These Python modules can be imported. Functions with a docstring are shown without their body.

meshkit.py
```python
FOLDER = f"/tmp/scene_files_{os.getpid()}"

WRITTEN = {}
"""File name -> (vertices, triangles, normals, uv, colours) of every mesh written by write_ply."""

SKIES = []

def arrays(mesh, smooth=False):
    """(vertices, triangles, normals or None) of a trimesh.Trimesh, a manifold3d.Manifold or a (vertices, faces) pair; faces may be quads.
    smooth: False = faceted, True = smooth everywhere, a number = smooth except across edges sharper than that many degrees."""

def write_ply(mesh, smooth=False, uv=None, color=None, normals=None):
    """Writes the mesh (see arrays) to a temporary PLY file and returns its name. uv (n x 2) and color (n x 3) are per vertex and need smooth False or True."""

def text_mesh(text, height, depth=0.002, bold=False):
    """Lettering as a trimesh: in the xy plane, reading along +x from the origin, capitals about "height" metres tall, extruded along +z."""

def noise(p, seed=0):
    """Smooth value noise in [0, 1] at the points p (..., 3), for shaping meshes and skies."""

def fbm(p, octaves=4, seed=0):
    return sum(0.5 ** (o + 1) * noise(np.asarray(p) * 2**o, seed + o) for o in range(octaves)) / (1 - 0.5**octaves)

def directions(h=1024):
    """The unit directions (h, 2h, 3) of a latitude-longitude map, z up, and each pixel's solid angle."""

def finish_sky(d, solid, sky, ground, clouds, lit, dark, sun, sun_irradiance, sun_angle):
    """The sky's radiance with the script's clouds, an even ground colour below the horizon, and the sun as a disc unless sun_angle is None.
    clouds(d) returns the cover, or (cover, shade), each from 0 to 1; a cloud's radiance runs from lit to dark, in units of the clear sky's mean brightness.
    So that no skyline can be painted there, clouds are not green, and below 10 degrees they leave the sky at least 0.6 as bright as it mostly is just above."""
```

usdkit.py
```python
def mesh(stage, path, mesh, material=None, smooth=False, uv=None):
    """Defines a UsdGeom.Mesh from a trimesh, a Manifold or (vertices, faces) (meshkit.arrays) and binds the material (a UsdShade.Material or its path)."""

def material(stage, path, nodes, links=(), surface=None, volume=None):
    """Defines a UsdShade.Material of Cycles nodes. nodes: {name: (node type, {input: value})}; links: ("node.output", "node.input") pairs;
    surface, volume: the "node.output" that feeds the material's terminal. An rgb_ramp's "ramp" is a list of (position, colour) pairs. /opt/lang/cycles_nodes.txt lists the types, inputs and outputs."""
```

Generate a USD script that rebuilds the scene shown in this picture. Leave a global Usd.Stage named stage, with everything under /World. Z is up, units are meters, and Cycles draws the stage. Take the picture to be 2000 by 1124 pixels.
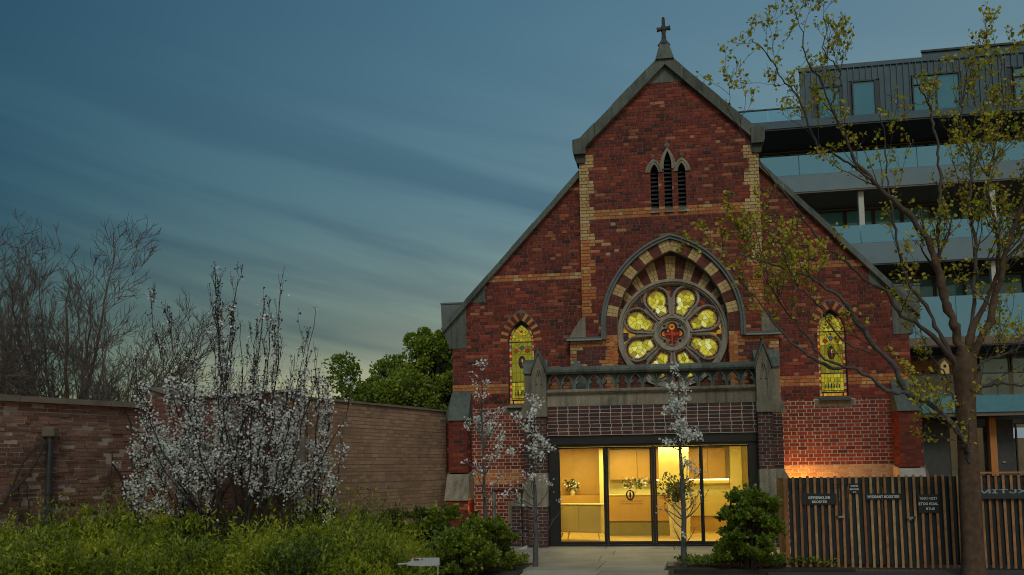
import math, numpy as np, trimesh, shapely
from math import sin, cos, tan, pi, radians, sqrt, atan2
from shapely.geometry import Polygon, box, Point, LineString
from shapely import affinity
from shapely.prepared import prep
from shapely.ops import unary_union
import usdkit, meshkit
from scipy.sparse import coo_matrix
from scipy.sparse.csgraph import connected_components
from pxr import Usd, UsdGeom, UsdLux, UsdShade, Gf, Sdf, Vt

# ------------------------------------------------------------------ stage, camera, sky, light
stage = Usd.Stage.CreateInMemory()
UsdGeom.SetStageUpAxis(stage, 'Z'); UsdGeom.SetStageMetersPerUnit(stage, 1.0)
UsdGeom.Xform.Define(stage, '/World'); UsdGeom.Scope.Define(stage, '/World/Looks')
FPX, PITCH, ROLL, EYE, PPV = 1800.0, radians(5.0), 0.014, np.array([0, 0, 2.0]), 757.5
_f = np.array([0, cos(PITCH), sin(PITCH)]); _u = np.array([0, -sin(PITCH), cos(PITCH)]); _r = np.array([1.0, 0, 0])
CR, CU = _r*cos(ROLL)-_u*sin(ROLL), _u*cos(ROLL)+_r*sin(ROLL)
cam = UsdGeom.Camera.Define(stage, '/World/camera')
M = Gf.Matrix4d(1.0)
for i, row in enumerate((CR, CU, -_f)): M.SetRow(i, Gf.Vec4d(*map(float, row), 0))
M.SetRow(3, Gf.Vec4d(*map(float, EYE), 1)); cam.AddTransformOp().Set(M)
cam.CreateHorizontalApertureAttr(36.0); cam.CreateVerticalApertureAttr(36.0*575/1024)
cam.CreateFocalLengthAttr(36.0*FPX/2000); cam.CreateVerticalApertureOffsetAttr((PPV-562)/2000*36)
cam.CreateClippingRangeAttr(Gf.Vec2f(0.1, 2000))
EXPOSURE = -0.88
cam.CreateExposureAttr(EXPOSURE)

SUN_EL, SUN_AZ = radians(46), radians(184)          # low evening light from behind the street
DOME_STRENGTH, SUN_I, SUN_ANGLE = 0.12, 0.36, 16.0
sundir = np.array([sin(SUN_AZ)*cos(SUN_EL), cos(SUN_AZ)*cos(SUN_EL), sin(SUN_EL)])
dome = UsdLux.DomeLight.Define(stage, '/World/sky')
dome.GetPrim().SetCustomDataByKey('label', 'blue dusk sky with thin streaked cloud, paler near the horizon'); dome.GetPrim().SetCustomDataByKey('category', 'sky'); dome.GetPrim().SetCustomDataByKey('kind', 'structure')
sky = usdkit.material(stage, '/World/Looks/sky_air', {
    'sky': ('sky_texture', {'sky_type': 'single_scattering', 'sun_disc': False, 'sun_elevation': SUN_EL, 'sun_rotation': SUN_AZ, 'air_density': 1.0, 'aerosol_density': 1.2}),
    'tc': ('texture_coordinate', {}), 'sep': ('separate_xyz', {}),
    'tint': ('rgb_ramp', {'ramp': [(0.0, (1.0, 0.70, 0.38)), (0.08, (0.98, 0.70, 0.40)), (0.15, (0.52, 0.46, 0.31)), (0.20, (0.52, 0.52, 0.37)), (0.27, (0.45, 0.56, 0.46)), (0.35, (0.56, 0.74, 0.60)), (0.48, (0.58, 0.86, 0.74)), (1.0, (0.56, 0.84, 0.76))]}),
    'side': ('map_range', {'from_min': -0.5, 'from_max': 0.45, 'to_min': 0.0, 'to_max': 1.0, 'clamp': True}), 'sc': ('rgb_ramp', {'ramp': [(0.0, (0.50, 0.76, 0.88)), (0.5, (1.5, 1.5, 1.5)), (1.0, (2.65, 2.1, 1.9))]}), 'ms': ('mix', {'mix_type': 'multiply', 'fac': 1.0}),
    'mul': ('mix', {'mix_type': 'multiply', 'fac': 1.0}),
    'vr': ('vector_rotate', {'rotate_type': 'y_axis', 'angle': -0.24}),
    'map': ('mapping', {'scale': (2.2, 1.6, 22.0)}),
    'nz': ('noise_texture', {'scale': 1.0, 'detail': 5.0, 'roughness': 0.52, 'distortion': 0.5}),
    'cr': ('rgb_ramp', {'ramp': [(0.0, (0.62, 0.72, 0.78)), (0.36, (0.66, 0.76, 0.82)), (0.50, (1.0, 1.0, 1.0)), (0.66, (1.30, 1.27, 1.17)), (1.0, (1.4, 1.36, 1.24))]}),
    'band': ('rgb_ramp', {'ramp': [(0.0, (0.3,)*3), (0.08, (0.6,)*3), (0.17, (1.0,)*3), (0.27, (0.85,)*3), (0.36, (0.25,)*3), (0.46, (0.0,)*3), (1, (0.0,)*3)]}),
    'cv': ('rgb_to_bw', {}), 'cl': ('mix', {'mix_type': 'multiply'}),
    'bg': ('background_shader', {'strength': DOME_STRENGTH})},
    [('tc.generated', 'sep.vector'), ('sep.z', 'tint.fac'), ('sep.x', 'side.value'), ('side.result', 'sc.fac'), ('sc.color', 'ms.color2'), ('sky.color', 'ms.color1'), ('ms.color', 'mul.color1'), ('tint.color', 'mul.color2'),
     ('tc.generated', 'vr.vector'), ('vr.vector', 'map.vector'), ('map.vector', 'nz.vector'), ('nz.fac', 'cr.fac'), ('sep.z', 'band.fac'), ('band.color', 'cv.color'),
     ('cv.val', 'cl.fac'), ('mul.color', 'cl.color1'), ('cr.color', 'cl.color2'), ('cl.color', 'bg.color')], surface='bg.background')
UsdShade.MaterialBindingAPI.Apply(dome.GetPrim()).Bind(sky)
sun = UsdLux.DistantLight.Define(stage, '/World/sun')
sun.CreateNormalizeAttr(True); sun.CreateIntensityAttr(SUN_I); sun.CreateAngleAttr(SUN_ANGLE); sun.CreateColorAttr(Gf.Vec3f(1.0, 0.9, 0.76))
zz = sundir; xx = np.cross([0, 0, 1.0], zz); xx /= np.linalg.norm(xx); yy = np.cross(zz, xx)
M = Gf.Matrix4d(1.0)
for i, row in enumerate((xx, yy, zz)): M.SetRow(i, Gf.Vec4d(*map(float, row), 0))
sun.AddTransformOp().Set(M)

# ------------------------------------------------------------------ helpers
def at(u, v, Y):
    r = CR*(u-1000)/FPX + CU*(PPV-v)/FPX + _f
    return EYE + (Y/r[1])*r
def pxm(Y): return Y/FPX                              # metres per photo pixel at depth Y
used = {}
def numbered(parent, name):
    k = (parent, name); n = used.get(k, 0); used[k] = n+1
    return f'{parent}/{name}' if n == 0 else f'{parent}/{name}_{n:03d}'
def tag(prim, label=None, cat=None, group=None, kind=None):
    p = prim.GetPrim() if hasattr(prim, 'GetPrim') else prim
    for k, v in (('label', label), ('category', cat), ('group', group), ('kind', kind)):
        if v: p.SetCustomDataByKey(k, v)
    return p
def thing(name, label, cat, loc=(0, 0, 0), rotz=0.0, group=None, kind=None):
    x = UsdGeom.Xform.Define(stage, numbered('/World', name)); x.AddTranslateOp().Set(Gf.Vec3d(*map(float, loc))); x.AddRotateZOp().Set(float(rotz))
    tag(x, label, cat, group, kind); return str(x.GetPath())
TONED = set(); rng_tone = np.random.default_rng(1234)
def tone(prim, V, F):                                 # one random tone per separate piece, as a primvar
    e = np.vstack([F[:, [0, 1]], F[:, [1, 2]]]); n = len(V)
    k, lab = connected_components(coo_matrix((np.ones(len(e), np.int8), (e[:, 0], e[:, 1])), (n, n)), directed=False)
    UsdGeom.PrimvarsAPI(prim).CreatePrimvar('tone', Sdf.ValueTypeNames.FloatArray, 'vertex').Set(Vt.FloatArray.FromNumpy(rng_tone.random(k).astype(np.float32)[lab]))
class Geo:
    def __init__(s): s.V, s.F, s.n = [], [], 0
    def add(s, v, f):
        v = np.asarray(v, float); f = np.asarray(f, int)
        if f.ndim == 2 and f.shape[1] == 4: f = np.vstack([f[:, [0, 1, 2]], f[:, [0, 2, 3]]])
        s.V.append(v); s.F.append(f+s.n); s.n += len(v); return s
    def mesh(s, m): return s.add(m.vertices, m.faces)
    def box(s, x0, x1, y0, y1, z0, z1, bev=0.0):
        if bev: return s.mesh(bevbox(x0, x1, y0, y1, z0, z1, bev))
        v = [(x, y, z) for x in (x0, x1) for y in (y0, y1) for z in (z0, z1)]
        return s.add(v, [(0, 1, 3, 2), (4, 6, 7, 5), (0, 4, 5, 1), (2, 3, 7, 6), (0, 2, 6, 4), (1, 5, 7, 3)])
    def hexa(s, b, t):                                # bottom ring (4, ccw from above), top ring
        return s.add(list(b)+list(t), [(3, 2, 1, 0), (4, 5, 6, 7), (0, 1, 5, 4), (1, 2, 6, 5), (2, 3, 7, 6), (3, 0, 4, 7)])
    def tube(s, p, r, sides=5, cap=False):
        p = np.asarray(p, float); r = np.broadcast_to(np.asarray(r, float), (len(p),))
        t = np.empty_like(p); t[1:-1] = p[2:]-p[:-2]; t[0] = p[1]-p[0]; t[-1] = p[-1]-p[-2]
        t /= np.linalg.norm(t, axis=1, keepdims=True)+1e-12
        ref = np.array([0.31, 0.95, 0.05]) if abs(t[0] @ np.array([0.31, 0.95, 0.05])) < 0.9 else np.array([1.0, 0, 0.1])
        a = np.cross(t, ref); a /= np.linalg.norm(a, axis=1, keepdims=True)+1e-12; b = np.cross(t, a)
        an = np.arange(sides)*2*pi/sides
        v = p[:, None]+r[:, None, None]*(np.cos(an)[None, :, None]*a[:, None]+np.sin(an)[None, :, None]*b[:, None])
        i, j = np.meshgrid(np.arange(len(p)-1), np.arange(sides), indexing='ij')
        q = np.stack([i*sides+j, i*sides+(j+1) % sides, (i+1)*sides+(j+1) % sides, (i+1)*sides+j], -1).reshape(-1, 4)
        v = v.reshape(-1, 3); f = np.vstack([q[:, [0, 1, 2]], q[:, [0, 2, 3]]])
        if cap:
            n = len(v); v = np.vstack([v, p[:1], p[-1:]]); k = np.arange(sides); e = (len(p)-1)*sides
            f = np.vstack([f, np.stack([k, np.full(sides, n), (k+1) % sides], 1)[:, ::-1][:, [0, 2, 1]], np.stack([e+k, e+(k+1) % sides, np.full(sides, n+1)], 1)])
        return s.add(v, f)
    def poly(s, shape, d0, d1):                       # an (x, z) outline, from offset d0 to d1 towards the viewer (-y)
        for g in getattr(shape, 'geoms', [shape]):
            if g.geom_type == 'Polygon' and g.area > 1e-6:
                m = trimesh.creation.extrude_polygon(g, d1-d0, engine='earcut'); v = m.vertices
                s.add(np.stack([v[:, 0], -(d0+v[:, 2]), v[:, 1]], 1), m.faces)
        return s
    def build(s, name, mat, parent='/World', smooth=False, label=None, cat=None, group=None, kind=None):
        if not s.V: return None
        V, F = np.vstack(s.V), np.vstack(s.F)
        p = usdkit.mesh(stage, numbered(parent, name), (V, F), mat, smooth=smooth)
        if not smooth and str(mat.GetPath() if hasattr(mat, 'GetPath') else mat) in TONED: tone(p, V, F)
        tag(p, label, cat, group, kind); return str(p.GetPath())
def bevbox(x0, x1, y0, y1, z0, z1, b):
    X, Y, Z = (x0, x1), (y0, y1), (z0, z1); pts = []
    for i in (0, 1):
        for j in (0, 1):
            for k in (0, 1):
                s = [(1 if q == 0 else -1)*b for q in (i, j, k)]; c = (X[i], Y[j], Z[k])
                for ax in range(3): pts.append([c[a]+(0 if a == ax else s[a]) for a in range(3)])
    return trimesh.Trimesh(pts).convex_hull
def lathe(prof, n=12, c=(0, 0, 0)):
    m = trimesh.creation.revolve(np.array(prof), sections=n); m.apply_translation(c); return m
def quadpoly(pts): return Polygon(pts)

# ------------------------------------------------------------------ materials
L = '/World/Looks/'
def plain(name, col, rough=0.7, metallic=0.0, var=0.25, scale=6.0, bump=0.15, bscale=None, coat=0.0):
    c = np.array(col, float)
    return usdkit.material(stage, L+name, {
        'tc': ('texture_coordinate', {}), 'n': ('noise_texture', {'scale': scale, 'detail': 6.0, 'roughness': 0.6}), 'n2': ('noise_texture', {'scale': bscale or scale*9, 'detail': 4.0}),
        'r': ('rgb_ramp', {'ramp': [(0.25, tuple(c*(1-var))), (0.75, tuple(np.minimum(c*(1+var), 0.95)))]}),
        'b': ('bump', {'strength': bump, 'distance': 0.01}), 'p': ('principled_bsdf', {'roughness': rough, 'metallic': metallic, 'coat_weight': coat})},
        [('tc.object', 'n.vector'), ('tc.object', 'n2.vector'), ('n.fac', 'r.fac'), ('r.color', 'p.base_color'), ('n2.fac', 'b.height'), ('b.normal', 'p.normal')], surface='p.BSDF')
def pieces(name, ramp, rough=0.8, grain=0.35, scale=40.0, bump=0.35, stain=0.35):
    """Each separate piece takes a tone of its own from the ramp, with grain and broad weather stains."""
    TONED.add(L+name)
    return usdkit.material(stage, L+name, {
        'g': ('geometry', {}), 'at': ('attribute', {'attribute': 'tone'}), 'o': ('object_info', {}), 'a': ('math', {'math_type': 'add'}), 'fr': ('math', {'math_type': 'fraction'}),
        'r': ('rgb_ramp', {'ramp': ramp}), 'tc': ('texture_coordinate', {}), 'n': ('noise_texture', {'scale': scale, 'detail': 5.0, 'roughness': 0.65}),
        'gr': ('rgb_ramp', {'ramp': [(0.3, (1-grain,)*3), (0.7, (1+grain*0.5,)*3)]}), 'm': ('mix', {'mix_type': 'multiply', 'fac': 1.0}),
        'w': ('noise_texture', {'scale': 0.9, 'detail': 7.0, 'roughness': 0.62}), 'wr': ('rgb_ramp', {'ramp': [(0.32, (1-stain,)*3), (0.62, (1.08,)*3)]}), 'm2': ('mix', {'mix_type': 'multiply', 'fac': 1.0}),
        'b': ('bump', {'strength': bump, 'distance': 0.006}), 'p': ('principled_bsdf', {'roughness': rough})},
        [('at.fac', 'a.value1'), ('o.random', 'a.value2'), ('a.value', 'fr.value1'), ('fr.value', 'r.fac'), ('tc.object', 'n.vector'), ('n.fac', 'gr.fac'), ('r.color', 'm.color1'), ('gr.color', 'm.color2'),
         ('g.position', 'w.vector'), ('w.fac', 'wr.fac'), ('m.color', 'm2.color1'), ('wr.color', 'm2.color2'), ('m2.color', 'p.base_color'), ('n.fac', 'b.height'), ('b.normal', 'p.normal')], surface='p.BSDF')
def leafmat(name, ramp, trans=0.3, rough=0.55):
    TONED.add(L+name)
    return usdkit.material(stage, L+name, {
        'at': ('attribute', {'attribute': 'tone'}), 'r': ('rgb_ramp', {'ramp': ramp}), 'p': ('principled_bsdf', {'roughness': rough}), 't': ('translucent_bsdf', {}), 'x': ('mix_closure', {'fac': trans})},
        [('at.fac', 'r.fac'), ('r.color', 'p.base_color'), ('r.color', 't.color'), ('p.BSDF', 'x.closure1'), ('t.BSDF', 'x.closure2')], surface='x.closure')
def glow(name, ramp, strength, rough=0.25):
    TONED.add(L+name)
    return usdkit.material(stage, L+name, {
        'at': ('attribute', {'attribute': 'tone'}), 'r': ('rgb_ramp', {'ramp': ramp}), 'tc': ('texture_coordinate', {}), 'n': ('noise_texture', {'scale': 14.0, 'detail': 4.0}), 'gr': ('rgb_ramp', {'ramp': [(0.3, (0.55,)*3), (0.7, (1.15,)*3)]}),
        'm': ('mix', {'mix_type': 'multiply', 'fac': 1.0}), 'p': ('principled_bsdf', {'roughness': rough, 'emission_strength': strength})},
        [('at.fac', 'r.fac'), ('tc.object', 'n.vector'), ('n.fac', 'gr.fac'), ('r.color', 'm.color1'), ('gr.color', 'm.color2'), ('m.color', 'p.emission_color'), ('r.color', 'p.base_color')], surface='p.BSDF')
def emit(name, col, strength): return usdkit.material(stage, L+name, {'e': ('emission', {'color': col, 'strength': strength})}, surface='e.emission')
def pane(name, tint=(1, 1, 1), gloss=0.9, ior=1.5, rough=0.02):
    return usdkit.material(stage, L+name, {'t': ('transparent_bsdf', {'color': tint}), 'g': ('glossy_bsdf', {'color': (gloss,)*3, 'roughness': rough}), 'f': ('fresnel', {'IOR': ior}), 'x': ('mix_closure', {})},
        [('f.fac', 'x.fac'), ('t.BSDF', 'x.closure1'), ('g.BSDF', 'x.closure2')], surface='x.closure')

RED = pieces('red_brick', [(0, (0.051, 0.014, 0.011)), (0.06, (0.096, 0.016, 0.011)), (0.14, (0.147, 0.018, 0.011)), (0.5, (0.211, 0.024, 0.012)), (0.8, (0.269, 0.036, 0.015)), (0.92, (0.333, 0.057, 0.021)), (0.97, (0.435, 0.115, 0.044)), (1, (0.512, 0.218, 0.105))], stain=.42)
WARM = pieces('repointed_brick', [(0, (0.083, 0.017, 0.013)), (0.12, (0.177, 0.024, 0.013)), (0.75, (0.260, 0.037, 0.016)), (0.93, (0.319, 0.057, 0.021)), (1, (0.118, 0.022, 0.017))], stain=0.2)
DARK = pieces('dark_brick', [(0, (0.034, 0.020, 0.023)), (0.35, (0.064, 0.026, 0.025)), (0.7, (0.098, 0.032, 0.027)), (0.93, (0.128, 0.048, 0.027)), (1, (0.038, 0.028, 0.036))], stain=0.25)
MAROON = pieces('maroon_brick', [(0, (0.098, 0.021, 0.017)), (0.6, (0.138, 0.028, 0.020)), (1, (0.172, 0.042, 0.026))], stain=0.2)
ORANGE = pieces('orange_brick', [(0, (0.448, 0.127, 0.036)), (0.5, (0.538, 0.176, 0.050)), (0.86, (0.605, 0.242, 0.075)), (1, (0.582, 0.363, 0.140))], stain=0.25)
CREAM = pieces('cream_brick', [(0, (0.483, 0.310, 0.121)), (0.5, (0.598, 0.402, 0.165)), (0.9, (0.632, 0.460, 0.220)), (1, (0.529, 0.253, 0.088))], stain=0.25)
TAN = pieces('tan_brick', [(0, (0.46, 0.22, 0.09)), (0.6, (0.56, 0.30, 0.13)), (1, (0.58, 0.36, 0.17))], stain=0.2)
MORTAR = plain('mortar', (0.165, 0.12, 0.10), 0.95, var=0.35, scale=3)
WHITE_MORTAR = plain('pale_mortar', (0.52, 0.45, 0.39), 0.95, var=0.3, scale=3)
DARK_MORTAR = plain('dark_mortar', (0.50, 0.44, 0.40), 0.95, var=0.35, scale=3)
def stonemat(name, col, dark, moss=0.0):
    c, k = np.array(col), np.array(dark)
    return usdkit.material(stage, L+name, {
        'g': ('geometry', {}), 'mp': ('mapping', {'scale': (9.0, 9.0, 0.55)}), 'st': ('noise_texture', {'scale': 1.0, 'detail': 6.0, 'roughness': .6}), 'br': ('noise_texture', {'scale': 1.1, 'detail': 7.0, 'roughness': .65, 'distortion': .4}), 'fn': ('noise_texture', {'scale': 38.0, 'detail': 5.0}),
        'o': ('object_info', {}), 'om': ('map_range', {'to_min': .78, 'to_max': 1.18}), 'cc': ('mix', {'mix_type': 'multiply', 'fac': 1.0}),
        'mm': ('math', {'math_type': 'multiply'}), 'sr': ('rgb_ramp', {'ramp': [(.10, tuple(k)), (.22, tuple(c*.72+k*.1)), (.34, tuple(c)), (.6, tuple(np.minimum(c*1.25, .9)))]}), 'fr': ('rgb_ramp', {'ramp': [(.3, (.72,)*3), (.7, (1.15,)*3)]}), 'm': ('mix', {'mix_type': 'multiply', 'fac': 1.0}),
        'b': ('bump', {'strength': .45, 'distance': .012}), 'p': ('principled_bsdf', {'roughness': .88})},
        [('g.position', 'mp.vector'), ('mp.vector', 'st.vector'), ('g.position', 'br.vector'), ('g.position', 'fn.vector'), ('st.fac', 'mm.value1'), ('br.fac', 'mm.value2'), ('mm.value', 'sr.fac'), ('fn.fac', 'fr.fac'), ('sr.color', 'm.color1'), ('fr.color', 'm.color2'),
         ('o.random', 'om.value'), ('m.color', 'cc.color1'), ('om.result', 'cc.color2'), ('cc.color', 'p.base_color'), ('fn.fac', 'b.height'), ('b.normal', 'p.normal')], surface='p.BSDF')
STONE = stonemat('weathered_stone', (0.29, 0.25, 0.19), (0.085, 0.08, 0.065))
ROSESTONE = stonemat('tracery_stone', (0.38, 0.33, 0.26), (0.14, 0.125, 0.10))
GREYSTONE = stonemat('grey_green_stone', (0.14, 0.16, 0.14), (0.05, 0.06, 0.053))
DARKSTONE = plain('soot_dark_stone', (0.055, 0.06, 0.055), 0.85, var=0.35, scale=3, bump=0.3)
LEAD = plain('lead_flashing', (0.12, 0.135, 0.135), 0.55, 0.25, var=0.3, scale=2.0)
SLATE = plain('roof_slate', (0.06, 0.065, 0.07), 0.6, var=0.3, scale=5)
BLACK = plain('black_frame', (0.012, 0.013, 0.014), 0.4, var=0.2)
DOORGLASS = pane('door_glass', (0.97, 0.97, 0.95), 0.9, 1.35)
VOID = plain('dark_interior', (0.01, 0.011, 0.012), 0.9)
LOUVRE = plain('louvre_slats', (0.05, 0.055, 0.055), 0.5, var=0.3)
# ------------------------------------------------------------------ the church (local frame: x along the front, -y towards the street, z up)
PHI = 8.5
CO = np.array([4.03+0.1*cos(radians(PHI)), 23.4-0.1*sin(radians(PHI)), 0.0])
def cw(x, d, z):                                      # church-local (x, offset towards the street, z) to world
    c, s = cos(radians(-PHI)), sin(radians(-PHI)); y = -d
    return np.array([CO[0]+c*x-s*y, CO[1]+s*x+c*y, z])
CH = thing('church', 'red brick gabled church with rose window, stone cross and lit glass doors', 'church', CO, -PHI)
rngb = np.random.default_rng(7)
BR = []                                               # (score, owner, material, vertices, faces)
QF = np.array([(0, 1, 2, 3), (0, 4, 5, 1), (1, 5, 6, 2), (2, 6, 7, 3), (3, 7, 4, 0)])
QF = np.vstack([QF[:, [0, 1, 2]], QF[:, [0, 2, 3]]])
def brick_rect(owner, mat, x0, x1, z0, z1, d0, d1, bulk=False):
    f = [(x0, -d1, z0), (x1, -d1, z0), (x1, -d1, z1), (x0, -d1, z1), (x0, -d0, z0), (x1, -d0, z0), (x1, -d0, z1), (x0, -d0, z1)]
    BR.append((0 if bulk else (x1-x0)*(z1-z0)*(1+0.02*x0+0.12*d1-0.02*abs(z1-2)), owner, mat, np.array(f), QF))
def brick_poly(owner, mat, poly, d0, d1):
    p = np.array(shapely.geometry.polygon.orient(poly, 1.0).exterior.coords)[:-1]; n = len(p)
    if n < 3: return
    v = np.vstack([np.c_[p[:, 0], np.full(n, -d1), p[:, 1]], np.c_[p[:, 0], np.full(n, -d0), p[:, 1]]])
    k = np.arange(n); f = [(0, i, i+1) for i in range(1, n-1)]
    f = np.vstack([np.array(f), np.c_[k, n+k, (k+1) % n], np.c_[(k+1) % n, n+k, n+(k+1) % n]])
    BR.append((0, owner, mat, v, f))
def brick_field(owner, region, matfn, d=0.0, course=0.088, joint=0.016, depth=0.02, hd=0.122, st=0.25, shift=0.0, irregular=0.0):
    if region.is_empty: return
    pr = prep(region); x0, z0, x1, z1 = region.bounds
    for i in range(int(z0//course), int(z1//course)+1):
        za, zb = i*course+joint/2, (i+1)*course-joint/2
        x = x0-0.4-((x0-0.4) % (hd+st))+((hd+st)/2 if i % 2 else 0)+shift+rngb.normal()*irregular; k = 0
        while x < x1:
            w = st if k % 2 else hd; a, b = x+joint/2, x+w-joint/2; x += w; k += 1
            if b < x0: continue
            r = box(a, za, b, zb); m = matfn((a+b)/2, (za+zb)/2, i)
            dd = d+rngb.normal()*0.002
            if pr.contains(r): brick_rect(owner, m, a, b, za+rngb.normal()*0.0008, zb+rngb.normal()*0.0008, d-depth, dd)
            elif pr.intersects(r):
                q = region.intersection(r)
                for g in getattr(q, 'geoms', [q]):
                    if g.geom_type == 'Polygon' and g.area > 0.0006: brick_poly(owner, m, g.convex_hull if len(g.exterior.coords) > 6 else g, d-depth, dd)
def arch_pts(w, h, zs, cx=0.0, n=24):                 # pointed arch outline, half width w, rise h over the springing zs
    R = (w*w+h*h)/(2*w); th = math.acos((R-w)/R)
    right = [(cx-(R-w)+R*cos(t), zs+R*sin(t)) for t in np.linspace(0, th, n)]
    return right+[(2*cx-x, z) for x, z in right[::-1]][1:]
def arch_poly(w, h, zs, z0, cx=0.0): return Polygon([(cx-w, z0), (cx+w, z0)]+arch_pts(w, h, zs, cx))
def voussoirs(owner, cx, zs, c, r0, r1, pick, step, d0, d1, rows=1, gap=0.009, th0=0.0):
    """Arch bricks in rings about the two centres cx -+ c, from radius r0 to r1; pick(i) names the material of the i-th block."""
    th = math.acos(c/((r0+r1)/2)); n = max(1, round(th*(r0+r1)/2/step))
    for i in range(n):
        a0, a1 = th0+(th-th0)*i/n+gap/2/r1, th0+(th-th0)*(i+1)/n-gap/2/r1
        for q in range(rows):
            p0 = r0+(r1-r0)*q/rows+gap/2; p1 = r0+(r1-r0)*(q+1)/rows-gap/2
            pts = [(cx-c+r*cos(a), zs+r*sin(a)) for r, a in ((p0, a0), (p1, a0), (p1, a1), (p0, a1))]
            pl = Polygon(pts).intersection(box(cx+0.003, -1, 99, 99))
            if pl.geom_type != 'Polygon' or pl.is_empty: continue
            m = pick(i); brick_poly(owner, m, pl, d0, d1+rngb.normal()*0.002)
            brick_poly(owner, m, affinity.scale(pl, -1, 1, origin=(cx, 0)), d0, d1+rngb.normal()*0.002)

# --- outlines
DOOR = box(-3.13, -0.1, 1.90, 2.78)
AI = -0.2                                             # the aisles lie 0.2 m behind the tower front
def rake(x): return 9.85-1.076*(abs(x)-2.3)
aisle = {s: Polygon([(s*2.25, 0.0), (s*5.8, 0.0), (s*5.8, rake(5.8)-0.12), (s*2.25, rake(2.25)-0.12)]) for s in (-1, 1)}
WINC, WW, WH, WS, WZ = 3.95, 0.35, 0.56, 5.34, 3.68
winhole = {s: arch_poly(WW, WH, WS, WZ, s*WINC) for s in (-1, 1)}
winring = {s: arch_poly(WW+0.2, WH+0.31, WS, WS, s*WINC) for s in (-1, 1)}
tower = Polygon([(-2.3, 5.3), (2.3, 5.3), (2.3, 10.25), (2.2, 10.33), (0, 12.5), (-2.2, 10.33), (-2.3, 10.25)]).union(box(-2.63, 0.0, 2.63, 5.3))
HC, HZ = 0.63, 5.6
def parch(r, z0): return arch_poly(r-HC, sqrt(r*r-HC*HC), HZ, z0)
archhole = parch(2.03, 4.0); ROSE = Point(0, 5.43)
lanc = [(0.0, 0.10, 0.40, 9.78, 8.68), (-0.35, 0.10, 0.22, 9.62, 8.68), (0.35, 0.10, 0.22, 9.62, 8.68)]   # louvred lancets: centre, half width, rise, spring, sill
lholes = unary_union([arch_poly(w, h, zs, z0, c) for c, w, h, zs, z0 in lanc])
lstone = unary_union([arch_poly(0.215, 0.56, 9.70, 9.70, 0), arch_poly(0.215, 0.36, 9.62, 9.62, -0.36), arch_poly(0.215, 0.36, 9.62, 9.62, 0.36)])
lring = unary_union([arch_poly(0.34, 0.72, 9.72, 9.72, 0), arch_poly(0.32, 0.50, 9.64, 9.64, -0.38), arch_poly(0.32, 0.50, 9.64, 9.64, 0.38)])
lsills = unary_union([box(c-0.115, 8.55, c+0.115, 8.68) for c in (0, -0.35, 0.35)])
tristone = Polygon([(-0.50, 12.02), (0.50, 12.02), (0, 12.52)])

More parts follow.
